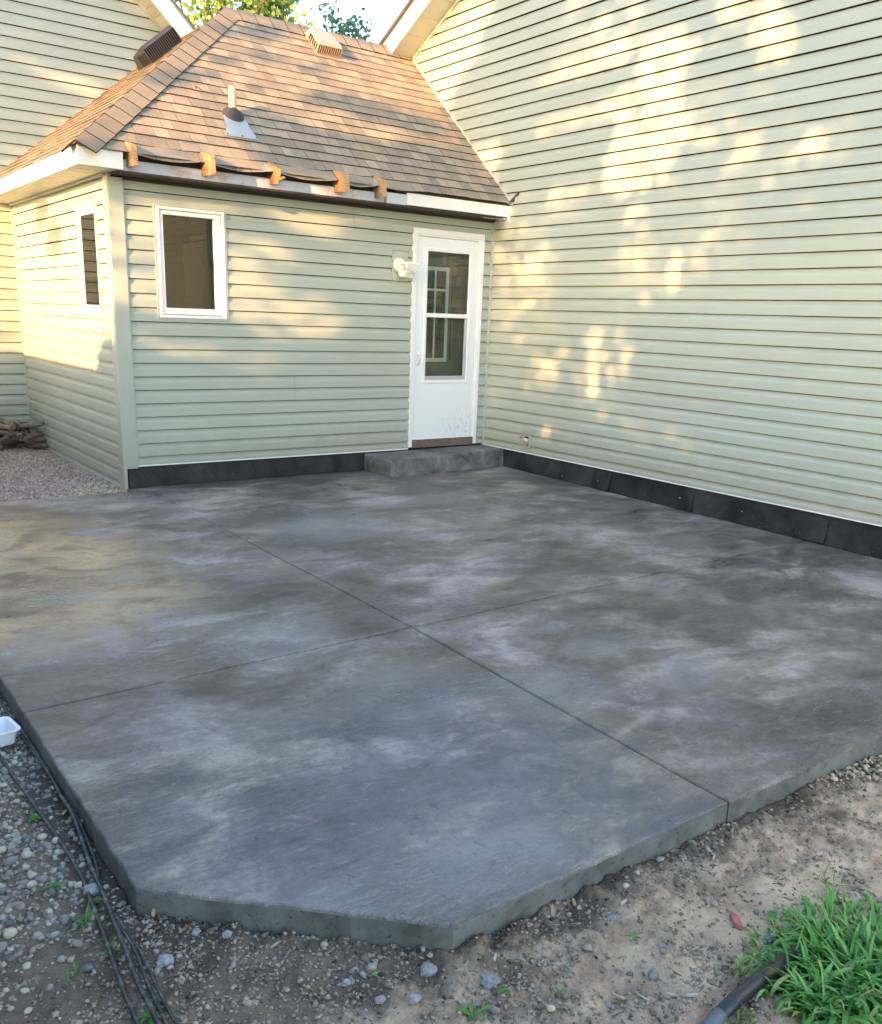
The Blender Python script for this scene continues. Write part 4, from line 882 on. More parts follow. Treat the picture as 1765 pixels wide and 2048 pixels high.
M['tangravel'] = stuffmat('tan_pea_gravel', [(.52, .44, .30), (.40, .32, .20), (.58, .52, .40), (.34, .27, .19)])
M['chips'] = stuffmat('dry_wood_slivers', [(.38, .31, .23), (.15, .11, .085), (.26, .20, .15), (.46, .39, .30), (.09, .07, .055)])
sizes = lambda n, a, b_: a+(b_-a)*rng.random(n)**2.2
leftd = lambda x, y: sst(-5.95, -5.2, y)*(1-sst(.02, .30, np.abs(x+5.95)-.12))*(1-.6*((x > -5.87) & (y < -4.6)))
x, y = pts(9000, -6.45, -5.76, -6.1, -3.3, lambda x, y: np.maximum(.12, leftd(x, y))); s_ = sizes(len(x), .003, .011); P = on(x, y); P[:, 2] += s_*.05
bulk('angular_gravel', P, s_, M['gravel'], I0, .38, .7, kind='stuff', label='angular gravel bits and fines left of the patio')
x, y = pts(3600, -6.45, -5.76, -6.1, -3.3, leftd); s_ = sizes(len(x), .005, .013); P = on(x, y); P[:, 2] += s_*.0
bulk('river_gravel', P, s_, M['gravel'], I1, .16, .75, True, kind='stuff', label='river gravel packed along the left edge of the patio')
# rubble on the front soil
rub = lambda x, y: (1-.93*sand(x, y))*sst(.40, .60, fbm(x, y, 4, 77, 3))*(y > -7.5)
x, y = pts(95000, -6.5, -2.6, -7.5, -5.55, lambda x, y: np.maximum(.22, rub(x, y))); s_ = sizes(len(x), .0014, .0075); P = on(x, y); P[:, 2] += s_*.2
bulk('soil_crumbs', P, s_, M['clod'], I0, .55, .75, kind='stuff', label='grey crumbs of mortar and soil scattered over the dirt')
x, y = pts(9000, -6.5, -2.6, -6.5, -5.55, lambda x, y: np.where(inslab(x, y, .07), .8, .06)); s_ = sizes(len(x), .002, .009); P = on(x, y); P[:, 2] += s_*.2
bulk('edge_crumbs', P, s_, stuffmat('dark_wet_crumbs', [(.07, .06, .055), (.11, .10, .09), (.05, .045, .04), (.20, .18, .16)]), I0, .35, .75, kind='stuff', label='dark crumbly soil tucked against the slab edge')
x, y = pts(2600, -6.5, -2.6, -7.5, -5.55, lambda x, y: rub(x, y)*.9); s_ = sizes(len(x), .005, .017); P = on(x, y); P[:, 2] += s_*.1
bulk('soil_clods', P, s_, stuffmat('grey_brown_soil_clods', [(.38, .32, .26), (.30, .24, .19), (.44, .37, .30), (.34, .33, .34), (.20, .16, .13)], rough=.95, sc=90), I0, .40, .6, kind='stuff', label='clods of dry soil and mortar lying in the rubble')
# wood slivers
def slivers(name, n, dom, L0, L1, m, dens, **k):
    x, y = pts(n, *dom, dens, d=.006); n = len(x); a = rng.uniform(0, 2*math.pi, n); l_ = sizes(n, L0, L1)/2; w_ = l_*rng.uniform(.10, .25, n); t = w_*.35
    Z = gz(x, y)+.002+rng.random(n)*.004; tilt = rng.uniform(-.25, .25, n)
    c, s2 = np.cos(a), np.sin(a); V = []
    for (u, v, h) in ((-1, -.6, 0), (1, -.3, 0), (1, .3, 0), (-1, .7, 0), (-.9, -.5, 1), (.92, -.2, 1), (.92, .2, 1), (-.9, .5, 1)):
        V.append(np.stack([x+c*l_*u-s2*w_*v, y+s2*l_*u+c*w_*v, Z+h*t+tilt*l_*u+.001], 1))
    V = np.stack(V, 1).reshape(-1, 3); q = np.array([(3, 2, 1, 0), (4, 5, 6, 7), (0, 1, 5, 4), (1, 2, 6, 5), (2, 3, 7, 6), (3, 0, 4, 7)])
    return mk(name, V, (q[None]+np.arange(n)[:, None, None]*8).reshape(-1, 4), m, None, kind='stuff', **k)
slivers('wood_mulch', 6500, (-6.3, -2.6, -7.4, -5.6), .008, .035, M['chips'], lambda x, y: .25+.75*sst(.45, .6, fbm(x, y, 3, 101, 3)), label='shredded wood bits scattered in the dirt')
# pea gravel by the side wall
x, y = pts(26000, -5.9, -4.0, -.16, 3.3, lambda x, y: sst(-5.9, -4.4, x+.25*y*.0)*.9+.1); s_ = sizes(len(x), .006, .014); P = on(x, y); P[:, 2] += s_*.3
bulk('pea_gravel', P, s_, M['pink'], I0, .25, .75, kind='stuff', label='pinkish pea gravel bed beside the narrow side wall')
x, y = pts(1500, -4.75, -4.0, -.16, .55, lambda x, y: .8*(1-sst(.2, .75, -(x+4.0)+y*.6))); s_ = sizes(len(x), .008, .016); P = on(x, y); P[:, 2] += s_*.5
bulk('tan_gravel', P, s_, M['tangravel'], I0, .25, .75, kind='stuff', label='paler tan stones at the foot of the corner post')
x, y = pts(3500, -3.35, -2.3, -6.75, -6.235, lambda x, y: 1-sst(.22, .34, -(y+6.235)+(-(x+2.75))*.35+.04)); s_ = sizes(len(x), .005, .011); P = on(x, y); P[:, 2] += s_*.5
bulk('tan_gravel', P, s_, M['tangravel'], I0, .2, .8, kind='stuff', label='tan pea gravel against the slab at the right edge')
# ---------------------------------------------------------------- single stones
def stone_mesh(seed, jag=.12, t=I1, el=(1, .75, .6)):
    r = np.random.default_rng(seed); tv, tf = t; d = r.normal(size=(5, 3)); k = 1+sum(jag*.5*np.sin(tv@d_*1.6+i) for i, d_ in enumerate(d))
    V = tv*k[:, None]*np.array(el)*r.uniform(.85, 1.15, 3); me = bpy.data.meshes.new('stone'); me.from_pydata(V.tolist(), [], tf.tolist()); me.polygons.foreach_set('use_smooth', [True]*len(me.polygons)); return me
def col_stone(name, c, rough=.7):
    m, nt, b = mat(name, c, rough, .4); n = noise(nt, coord(nt), 45, 5, .65)
    q = mix(nt, ramp(nt, n, gray(.35, .7)), tuple(v*.72 for v in c), tuple(min(1, v*1.15) for v in c)); L(nt, q, b.inputs['Base Color']); bump(nt, b, n, .35, .003); return m
SC = {'cream': col_stone('cream_river_stone', (.52, .465, .36)), 'grey': col_stone('grey_river_stone', (.25, .235, .22)), 'pinkish': col_stone('pinkish_river_stone', (.36, .27, .235)), 'dark': col_stone('dark_river_stone', (.15, .15, .16))}
SM = {c: [stone_mesh(i+j*10) for i in range(3)] for j, c in enumerate(SC)}
for c in SM:
    for me in SM[c]: me.materials.append(SC[c])
def put(name, me, x, y, s_, label, cat, group=None, sink=.6, flat=1, yaw=None, zz=None):
    o = bpy.data.objects.new(name, me); COL.objects.link(o)
    z = float(gz(np.array([x]), np.array([y]))[0]) if zz is None else zz
    o.location = (x, y, z+s_*.55*(1-sink)); o.scale = (s_, s_, s_*flat); o.rotation_euler = (random.uniform(-.3, .3), random.uniform(-.3, .3), random.uniform(0, 6.28) if yaw is None else yaw)
    ORG[o.name] = Vector(o.location); return tag(o, label, cat, group)
cnt = {c: 0 for c in SC}; PL_ = []
tries = 0
while len(PL_) < 150 and tries < 6000:
    tries += 1; x = random.uniform(-6.13, -5.80); y = random.uniform(-5.85, -4.1); s_ = random.choice((.010, .012, .014, .017, .021))
    if y < -5.55 and random.random() < .75: continue
    if any((x-a)**2+(y-b_)**2 < (s_+q)**2*.9 for a, b_, q in PL_): continue
    PL_.append((x, y, s_)); c = random.choice(('cream', 'cream', 'grey', 'grey', 'grey', 'pinkish', 'dark'))
    put('stone', random.choice(SM[c]), x, y, s_, c+' river stone among the gravel left of the patio beside the black tubing', 'stone', c+' river stones left of the patio')
for (x, y, s_, c, lb) in [(-4.394, -6.274, .011, 'cream', 'small pale angular stone just off the front edge, nearest the slab'), (-4.475, -6.30, .012, 'cream', 'pale chip stone left of the oval grey one by the front edge'), (-3.917, -6.516, .016, 'cream', 'flat cream stone alone on the sandy patch at right'),
                          (-4.43, -6.31, .014, 'grey', 'oval grey pebble close to the front slab edge'), (-5.145, -6.47, .016, 'grey', 'smooth oval grey pebble right of the dandelion'), (-4.701, -6.609, .020, 'grey', 'round half buried grey stone left of the grass clump'),
                          (-5.039, -6.566, .012, 'cream', 'small yellowish stone at the bottom centre edge'), (-4.227, -6.60, .012, 'grey', 'round grey pebble right of the red brick shard'), (-5.868, -5.129, .016, 'cream', 'rounded cream stone touching the left cable near the weeds'),
                          (-5.985, -5.332, .017, 'cream', 'flat cream stone at far left above the small weed'), (-4.29, -6.36, .010, 'grey', 'brown pebble in the dark soil near the joint')]:
    put('stone', SM[c][0], x, y, s_, lb, 'stone')
# concrete lumps
def lump(x, y, s_, label, seed, c=(.235, .235, .26), flat=.7):
    tv, tf = I2; r = np.random.default_rng(seed); k = 1+.22*np.array([vnoise(np.array([p[0]*3+seed]), np.array([p[1]*3+p[2]*2]), seed)[0]-.5 for p in tv])*2+r.uniform(-.11, .11, len(tv))
    z = float(gz(np.array([x]), np.array([y]))[0]); V = tv*k[:, None]*s_*np.array([1.1, .9, flat])+np.array([x, y, z+s_*.35])
    mk('concrete_lump', V, [tuple(map(int, f)) for f in tf], LM, None, label=label, cat='concrete lump')
LM = col_stone('rough_blue_grey_concrete', (.31, .31, .33), .95)
lump(-5.202, -6.262, .024, 'craggy blue grey concrete lump just below the front slab corner', 3); lump(-5.095, -6.392, .024, 'rounded blue grey concrete lump left of the small green weed', 5)
lump(-5.775, -5.858, .021, 'elongated blue grey concrete lump right of the cables', 6); lump(-5.41, -6.185, .013, 'small concrete lump below the front edge, left one', 7)
lump(-5.373, -6.289, .013, 'small grey concrete lump at the bottom left of centre', 8); lump(-5.299, -6.339, .015, 'flat concrete lump left of the dandelion', 9)
lump(-4.27, -6.262, .013, 'grey concrete lump touching the front edge near the joint', 10); lump(-5.845, -5.45, .024, 'craggy concrete lump between the cables at left', 11); lump(-5.66, -5.79, .012, 'concrete lump near the cut corner with orange chip', 12)
lump(-5.60, -5.86, .013, 'pale concrete lump beside the orange brown chip', 13); lump(-4.62, -6.38, .013, 'low grey lump between two sandy patches', 14); lump(-4.30, -6.70, .016, 'greenish grey lump behind the grass clump', 15)
# red shard
mb = MB(); c = Vector((-4.332, -6.603, float(gz(np.array([-4.332]), np.array([-6.603]))[0])+.004)); ax = Vector((.55, .83, 0)); ay = Vector((-.83, .55, .1)); P = [(-.036, -.004), (-.026, -.013), (.024, -.014), (.036, -.002), (.022, .012), (-.022, .013)]
mb.add([c+ax*a+ay*b_ for a, b_ in P]+[c+ax*a*.93+ay*b_*.9+Vector((0, 0, .012)) for a, b_ in P], [tuple(range(6))[::-1], tuple(range(6, 12))]+[(i, (i+1) % 6, (i+1) % 6+6, i+6) for i in range(6)])
mb.mk('brick_shard', col_stone('faded_red_brick', (.42, .16, .145)), None, bevel=.0015, label='pointed pinkish red brick shard on the dirt near the grass', cat='brick shard')
# wood chips as things
def chip(x, y, l_, w_, a, label, m='chipt'):
    z = float(gz(np.array([x]), np.array([y]))[0])+.004; r = random.Random(x*100); ax = Vector((math.cos(a), math.sin(a), r.uniform(-.1, .25))); ay = Vector((-math.sin(a), math.cos(a), r.uniform(-.2, .2)))
    P = [(-.5, -.2), (-.2, -.5), (.25, -.42), (.5, -.05), (.3, .35), (-.3, .5)]; c = Vector((x, y, z+.003)); mb = MB()
    mb.add([c+ax*a_*l_+ay*b_*w_ for a_, b_ in P]+[c+ax*a_*l_*.95+ay*b_*w_*.9+Vector((0, 0, .004)) for a_, b_ in P], [tuple(range(6))[::-1], tuple(range(6, 12))]+[(i, (i+1) % 6, (i+1) % 6+6, i+6) for i in range(6)])
    mb.mk('wood_chip', M[m], None, label=label, cat='wood chip')
M['chipt'] = wood('tan_wood_chip', (.52, .40, .26), (.38, .28, .18), 2, .3); M['chipo'] = wood('orange_brown_chip', (.42, .22, .08), (.30, .15, .06), 2, .4); M['chipw'] = wood('bleached_wood_chip', (.56, .50, .42), (.42, .37, .31), 2, .2)
for a in [(-4.749, -6.262, .05, .014, .9, 'long tan wood chip leaning by the front slab edge'), (-4.667, -6.268, .035, .010, 1.1, 'shorter tan chip right beside the long one'), (-5.735, -5.66, .042, .012, 1.2, 'split tan wood chip standing near the cut corner'), (-5.663, -5.75, .045, .010, .4, 'curled orange brown chip below the cut corner', 'chipo'),
          (-4.726, -6.702, .045, .012, 2.2, 'pale flat chip with dark end near the black pipe', 'chipw'), (-4.70, -6.735, .040, .008, 2.6, 'bleached chip nearest the black pipe', 'chipw'), (-4.80, -6.66, .045, .009, 1.8, 'grey brown splinter left of the pale chips'), (-4.85, -6.62, .042, .010, 2.0, 'second grey brown splinter further left'),
          (-5.788, -5.03, .03, .02, .3, 'orange brown bark piece between the cables and the slab', 'chipo'), (-5.80, -4.98, .03, .008, .8, 'thin tan splinter by the bark piece'), (-5.03, -6.335, .04, .007, .7, 'bleached splinter below the cut corner joint', 'chipw'), (-4.55, -6.36, .035, .009, .2, 'whitish chip in the rubble by the slab', 'chipw'),
          (-5.775, -4.25, .035, .02, .4, 'tan bark chip beside the white tub'), (-4.12, -6.36, .030, .006, .5, 'thin pale splinter on dark soil right of the joint', 'chipw'), (-5.50, -5.95, .03, .007, .1, 'brown splinter under the cut edge')]: chip(*a)
# ---------------------------------------------------------------- cables, pipe, tub
def cable_mat():
    m, nt, b = mat('dusty_black_cable', (.035, .037, .037), .5, .5); n = noise(nt, coord(nt), 30, 5, .7); L(nt, mix(nt, ramp(nt, n, gray(.50, .68)), (.028, .03, .03), (.17, .165, .15)), b.inputs['Base Color']); return m
CM = cable_mat()
def smooth(P, n=6):
    Q = []; P = [Vector(p) for p in P]
    for i in range(len(P)-1):
        p0, p1, p2, p3 = P[max(i-1, 0)], P[i], P[i+1], P[min(i+2, len(P)-1)]
        for k in range(n):
            t = k/n; Q.append(.5*((2*p1)+(p2-p0)*t+(2*p0-5*p1+4*p2-p3)*t*t+(3*p1-p0-3*p2+p3)*t*t*t))
    return Q+[P[-1]]
def cable(P, r, up, label):
    Q = []
    for i, (x, y) in enumerate(P):
        x = min(x, XL-r-.003) if y > -5.62 else x; z = max(float(gz(np.array([x+dx]), np.array([y]))[0]) for dx in (-.01, 0, .01))
        Q.append((x, y, z+r*.9+up+.007))
    MB().tube(smooth(Q, 4), r, 8).mk('cable', CM, None, smooth=True, label=label, cat='cable', group='black irrigation cables along the left side of the patio')
cable([(-5.90, -4.05), (-5.892, -4.429), (-5.887, -4.625), (-5.88, -4.819), (-5.87, -4.958), (-5.865, -5.057), (-5.855, -5.181), (-5.851, -5.293), (-5.856, -5.394), (-5.864, -5.519), (-5.878, -5.669), (-5.889, -5.789), (-5.897, -5.893), (-5.905, -5.99), (-5.905, -6.055), (-5.90, -6.35), (-5.85, -6.7)], .0068, .004, 'leftmost black cable, nearest the weeds')
cable([(-5.80, -3.5), (-5.787, -3.903), (-5.783, -4.048), (-5.776, -4.269), (-5.775, -4.448), (-5.775, -4.685), (-5.783, -4.867), (-5.790, -5.038), (-5.8, -5.191), (-5.813, -5.318), (-5.826, -5.459), (-5.833, -5.571), (-5.848, -5.689), (-5.857, -5.811), (-5.862, -5.917), (-5.866, -6.009), (-5.864, -6.083), (-5.85, -6.4), (-5.80, -6.75)], .0072, .007, 'thickest black cable in the middle of the bundle')
cable([(-5.785, -4.30), (-5.780, -4.573), (-5.778, -4.735), (-5.779, -4.924), (-5.780, -5.061), (-5.785, -5.207), (-5.796, -5.318), (-5.817, -5.42), (-5.834, -5.539), (-5.831, -5.633), (-5.82, -5.727), (-5.818, -5.828), (-5.823, -5.927), (-5.828, -6.035), (-5.827, -6.108), (-5.81, -6.4), (-5.76, -6.75)], .0050, .004, 'thinner black cable closest to the slab')
cable([(-5.839, -5.557), (-5.837, -5.679), (-5.833, -5.785), (-5.836, -5.88), (-5.840, -5.953), (-5.847, -6.036), (-5.847, -6.101), (-5.83, -6.4), (-5.78, -6.75)], .0048, .002, 'short thin cable joining the bundle near the bottom')
pz = float(gbase(np.array([-4.6]), np.array([-6.8]))); pp = empty('drain_pipe', (-4.6, -6.8, pz), label='black plastic pipe end poking out from under the grass', cat='pipe')
MB().tube([(-4.695, -6.822, pz+.022), (-4.62, -6.812, pz+.024), (-4.52, -6.805, pz+.028), (-4.3, -6.80, pz+.03)], .0195, 16).mk('pipe', mat('black_poly_pipe', (.03, .033, .04), .35, .5)[0], pp, smooth=True)
MB().tube([(-4.79, -6.835, pz+.016), (-4.73, -6.826, pz+.018), (-4.685, -6.820, pz+.021)], [.017, .0175, .0205], 14).mk('coupling', mat('grey_coupling', (.12, .135, .155), .5)[0], pp, smooth=True)
# tub
tz = float(gbase(np.array([-5.86]), np.array([-4.3])))+.012; tb = empty('plastic_tub', (-5.90, -4.30, tz), label='milky white plastic tub sitting on the stones at the left edge', cat='tub')
def rr(cx, cy, hx_, hy_, r, z, n=6, a0=.12):
    P = []
    for q, (sx_, sy_) in enumerate(((1, 1), (-1, 1), (-1, -1), (1, -1))):
        for k in range(n+1):
            a = math.pi/2*(q+k/n); x, y = sx_*(hx_-r)+r*math.cos(a), sy_*(hy_-r)+r*math.sin(a); P.append((cx+x*math.cos(a0)-y*math.sin(a0), cy+x*math.sin(a0)+y*math.cos(a0), z))
    return P
tcx, tcy = -5.893, -4.30; rings_ = [rr(tcx, tcy, .070, .060, .02, tz), rr(tcx, tcy, .080, .070, .022, tz+.055), rr(tcx, tcy, .090, .080, .024, tz+.056), rr(tcx, tcy, .090, .080, .024, tz+.061), rr(tcx, tcy, .078, .068, .02, tz+.059), rr(tcx, tcy, .068, .058, .018, tz+.004)]
n = len(rings_[0]); V = sum(rings_, []); F = [(i*n+k, i*n+(k+1) % n, (i+1)*n+(k+1) % n, (i+1)*n+k) for i in range(5) for k in range(n)]+[tuple(range(n))[::-1], tuple(range(5*n, 6*n))]
mk('tub_body', V, F, M['tub'], tb, smooth=False)
# ---------------------------------------------------------------- plants
def green(name, cols):
    m, nt, b = mat(name, cols[0], .5, .35); n = len(cols); c = ramp(nt, rand(nt, 'isl'), [(i/max(1, n-1), q) for i, q in enumerate(cols)])
    L(nt, c, b.inputs['Base Color']); b.inputs['Subsurface Weight'].default_value = 0
    o = nt.nodes['Material Output']; t = N(nt, 'BsdfTranslucent'); L(nt, c, t.inputs[0]); mx = N(nt, 'MixShader'); mx.inputs[0].default_value = .3
    L(nt, b.outputs[0], mx.inputs[1]); L(nt, t.outputs[0], mx.inputs[2]); L(nt, mx.outputs[0], o.inputs[0]); return m
M['grass'] = green('lush_crabgrass', [(.05, .17, .04), (.11, .33, .07), (.18, .46, .10), (.28, .56, .17), (.08, .26, .09), (.14, .38, .08), (.48, .46, .20)])
M['weed'] = green('weed_leaf', [(.06, .19, .04), (.12, .28, .06), (.20, .36, .10)])
def blades(n, cx, cy, rx, ry, h0, h1, w0, w1, lean=1.2, zf=None, seed=5, outward=.5, seg=5):
    r = np.random.default_rng(seed); th = r.uniform(0, 2*math.pi, n); q = np.sqrt(r.random(n)); x = cx+rx*q*np.cos(th); y = cy+ry*q*np.sin(th)
    z = gz(x, y) if zf is None else zf(x, y); hh = .85*r.uniform(h0, h1, n)*(1.15-.4*q); a = np.where(r.random(n) < outward, th+r.normal(0, .7, n), r.uniform(0, 6.28, n)); ww = r.uniform(w0, w1, n)
    ln = r.uniform(.5, lean, n)*(.5+q*.8); V = []; 
    for i in range(seg+1):
        t = i/seg; ang = ln*t*1.15; dx = hh*(np.sin(ang)*t*.95); dz = hh*(t*np.cos(ang*.85)); w_ = ww*(np.sin(math.pi*min(.999, .12+.88*t))**.7 if t < 1 else 0.02)*(1 if t < 1 else 1)
        px, py = x+dx*np.cos(a), y+dx*np.sin(a); ox, oy = -np.sin(a)*w_/2, np.cos(a)*w_/2
        V.append(np.stack([px-ox, py-oy, z+dz], 1)); V.append(np.stack([px+ox, py+oy, z+dz+w_*.25], 1))
    V = np.stack(V, 1).reshape(-1, 3); m_ = 2*(seg+1); F = np.array([(2*i, 2*i+1, 2*i+3, 2*i+2) for i in range(seg)])
    return V, (F[None]+np.arange(n)[:, None, None]*m_).reshape(-1, 4)
Va, Fa = blades(1300, -4.25, -6.97, .26, .21, .05, .15, .006, .0165, 1.9, seed=8)
Vb, Fb = blades(620, -4.20, -6.92, .34, .27, .04, .13, .007, .014, 2.3, seed=9, outward=.9)
Vc, Fc = blades(36, -4.28, -6.90, .26, .17, .16, .24, .004, .006, .9, seed=10)
V = np.vstack([Va, Vb, Vc]); F = np.vstack([Fa, Fb+len(Va), Fc+len(Va)+len(Vb)])
mk('grass_clump', V, F, M['grass'], None, kind='stuff', label='lush green clump of broad crabgrass at the lower right')
def rosette(name, x, y, n, l_, w_, label, lobed=False, m='weed', seed=1, upa=.5):
    r = random.Random(seed); z = float(gz(np.array([x]), np.array([y]))[0]); mb = MB()
    for i in range(n):
        a = 2*math.pi*i/n+r.uniform(-.3, .3); ll = l_*r.uniform(.6, 1.15); ww = w_*r.uniform(.8, 1.2); up_ = r.uniform(.2, 1)*upa; seg = 8 if lobed else 5; V = []
        for k in range(seg+1):
            t = k/seg; prof = math.sin(math.pi*(.06+.92*t)**1.3)
            if lobed: prof = (.18+.82*t**.8)*(1.0 if k % 2 else .45) if t < .95 else .02
            d = ll*t; zz = z+.004+ll*(up_*t-up_*.75*t*t); cx_, cy_ = x+math.cos(a)*d, y+math.sin(a)*d; hw = ww*prof/2
            V += [(cx_-math.sin(a)*hw, cy_+math.cos(a)*hw, zz+hw*.3), (cx_, cy_, zz), (cx_+math.sin(a)*hw, cy_-math.cos(a)*hw, zz+hw*.3)]
        F = []
        for k in range(seg): F += [(3*k, 3*k+1, 3*k+4, 3*k+3), (3*k+1, 3*k+2, 3*k+5, 3*k+4)]
        mb.add(V, F)
    mb.mk(name, M[m], None, label=label, cat='weed')
rosette('dandelion', -5.203, -6.455, 6, .062, .024, 'toothed dandelion rosette at the bottom centre', True, seed=3, upa=1.1)
rosette('weed', -5.887, -4.953, 14, .03, .012, 'bushy small weed on the gravel beside the left cable', seed=4, upa=1.4)
rosette('weed', -5.939, -5.379, 16, .030, .010, 'leafy weed left of the cables at mid left', seed=5, upa=1.5)
rosette('weed', -5.09, -6.447, 8, .018, .009, 'tiny round weed between the lump and yellow stone', seed=7, upa=1.2)
rosette('weed', -4.644, -6.49, 5, .03, .010, 'single bright green seedling on open dirt', seed=8, upa=.6)
rosette('weed', -5.731-.07, -3.72, 9, .03, .02, 'green leaf cluster at the left frame edge by the slab', seed=9, upa=1.3)
rosette('weed', -5.872, -6.025, 9, .035, .011, 'small weed growing between the cables at the bottom', seed=10, upa=1.1)
rosette('weed', -5.835, -5.60, 6, .014, .010, 'tiny clover weed between cables', seed=11, upa=1.3)
rosette('weed', -5.845, -5.50, 10, .018, .012, 'pale clover patch over the cables', seed=14, upa=1.5)
rosette('weed', -5.33, -6.20, 4, .02, .008, 'small lone blade of green under the slab edge', seed=12, upa=.4)
rosette('weed', -4.98, -6.53, 7, .022, .005, 'wispy seedling right of the yellow stone', seed=13, upa=1.4)
def tuft(x, y, n, h, r_, label, seed):
    V, F = blades(n, x, y, r_, r_, h*.5, h, .003, .006, 1.2, seed=seed); mk('grass_tuft', V, F, M['weed'], None, label=label, cat='grass tuft')
tuft(-5.904, -5.60, 26, .075, .02, 'thin grass tuft left of the cables', 21); tuft(-5.88, -5.74, 16, .06, .02, 'sparse grass blades beside the cables', 22); tuft(-5.98, -5.78, 12, .05, .025, 'faint grass wisps on bare dirt at lower left', 23)
tuft(-4.66, -6.86, 30, .05, .03, 'low green tuft beside the pipe end', 24); tuft(-4.52, -6.76, 22, .09, .03, 'grass blades arching over the black pipe', 25); tuft(-3.92, -6.66, 14, .09, .05, 'thin grass stems rising behind the clump', 26)
# ---------------------------------------------------------------- woodpile in the corner
wp = empty('woodpile', (-4.45, 2.85, -.02), label='heap of weathered branches and split wood in the wall corner', cat='woodpile')
M['log'] = wood('grey_brown_log', (.15, .12, .10), (.26, .21, .17), .6, .5); M['logend'] = wood('cut_log_end', (.30, .24, .18), (.20, .15, .11), .6, .5); M['bark'] = wood('dark_bark', (.06, .048, .04), (.11, .09, .075), .6, .4)
for i in range(84):
    r_ = random.uniform(.012, .032); z = random.uniform(.0, .30)*(1-.30*random.random()); cx = random.uniform(-5.2, -4.06); cy = random.uniform(2.65, 3.12); a = random.gauss(0, .7)+(1.57 if random.random() < .45 else 0); l_ = random.uniform(.12, .42)
    dx, dy, dz = math.cos(a)*l_/2, math.sin(a)*l_/2, random.uniform(-.05, .05)
    x0, x1 = min(cx+dx, -4.02), min(cx-dx, -4.02); y0, y1 = min(cy+dy, 3.3), min(cy-dy, 3.3)
    MB().tube([(x0, y0, max(z+dz, r_)), ((x0+x1)/2+random.uniform(-.015, .015), (y0+y1)/2, max(z, r_)+random.uniform(-.01, .01)), (x1, y1, max(z-dz, r_))], [r_, r_*1.05, r_*.85], 7).mk('branch', M[random.choice(('log', 'log', 'bark', 'logend'))], wp)
for i in range(26):
    x = random.uniform(-4.9, -4.03); y = random.uniform(2.75, 3.25); z = random.uniform(.12, .22)
    MB().tube([(x, y, z), (x+random.uniform(-.08, .08) if x < -4.1 else x-.06, y+random.uniform(-.08, .05), z+random.uniform(.02, .12))], [.006, .003], 5).mk('twig', M['chips'], wp)
# ---------------------------------------------------------------- trees
M['bark_t'] = wood('tree_bark', (.10, .08, .06), (.17, .14, .11), .3, .4)
def leafcloud(C_, n, size, r3, rs):
    """n leaves round centres"""
    k = len(C_); idx = rng.integers(0, k, n); P = C_[idx]+rng.normal(size=(n, 3))*r3[idx][:, None]*.5
    R = rotm(n); q = np.array([(-.5, -.28, 0), (0, -.5, .08), (.5, -.2, 0), (.62, .15, -.05), (.1, .5, .05), (-.45, .3, 0)])*1.0
    Vv = np.einsum('nij,vj->nvi', R, q)*(size*rng.uniform(.6, 1.3, n))[:, None, None]+P[:, None, :]
    return Vv.reshape(-1, 3), (np.array([[0, 1, 2, 3, 4, 5]])[None]+np.arange(n)[:, None, None]*6).reshape(-1, 6)
def tree(name, base, top, H, R_, n, size, cols, label, seed, squash=1.15, nc=60):
    t = empty(name, base, label=label, cat='tree'); r = np.random.default_rng(seed); b = np.array(base); th = r.uniform(0, 6.28, nc); ph = np.arccos(r.uniform(-.7, 1, nc)); q = r.random(nc)**.4
    C_ = b+np.array([0, 0, H-R_*squash])+np.stack([np.cos(th)*np.sin(ph)*R_*q, np.sin(th)*np.sin(ph)*R_*q, np.cos(ph)*R_*squash*q], 1)
    V, F = leafcloud(C_, n, size, np.full(nc, R_*.30), 1); mk('crown', V, F, green(name+'_leaves', cols), t)
    MB().tube([tuple(b), tuple(b+np.array([.1, 0, H*.35])), tuple(b+np.array([0, .1, H*.75]))], [.22, .16, .05], 10).mk('trunk', M['bark_t'], t, smooth=True)
    for i in range(0, nc, 3):
        c = C_[i]; s0 = b+np.array([0, 0, H*(.35+.3*r.random())]); MB().tube([tuple(s0), tuple((s0+c)/2+np.array([0, 0, .2])), tuple(c)], [.06, .035, .008], 5).mk('branch', M['bark_t'], t)
tree('maple_tree', (2.7, 13.5, -.1), None, 10.2, 2.0, 6500, .095, [(.16, .26, .04), (.30, .36, .06), (.10, .19, .03), (.40, .36, .08)], 'yellow green tree behind the hip roof at upper left', 31)
tree('maple_tree', (4.35, 14.0, -.1), None, 9.1, .75, 900, .10, [(.20, .32, .06), (.32, .38, .09), (.10, .2, .04)], 'light green treetop just right of the roof apex', 33, nc=30)
tree('ash_tree', (6.35, 15.0, -.1), None, 9.2, 1.35, 1300, .105, [(.05, .12, .07), (.09, .18, .10), (.04, .09, .07)], 'sparse bluish green tree behind the ridge', 35, nc=22)
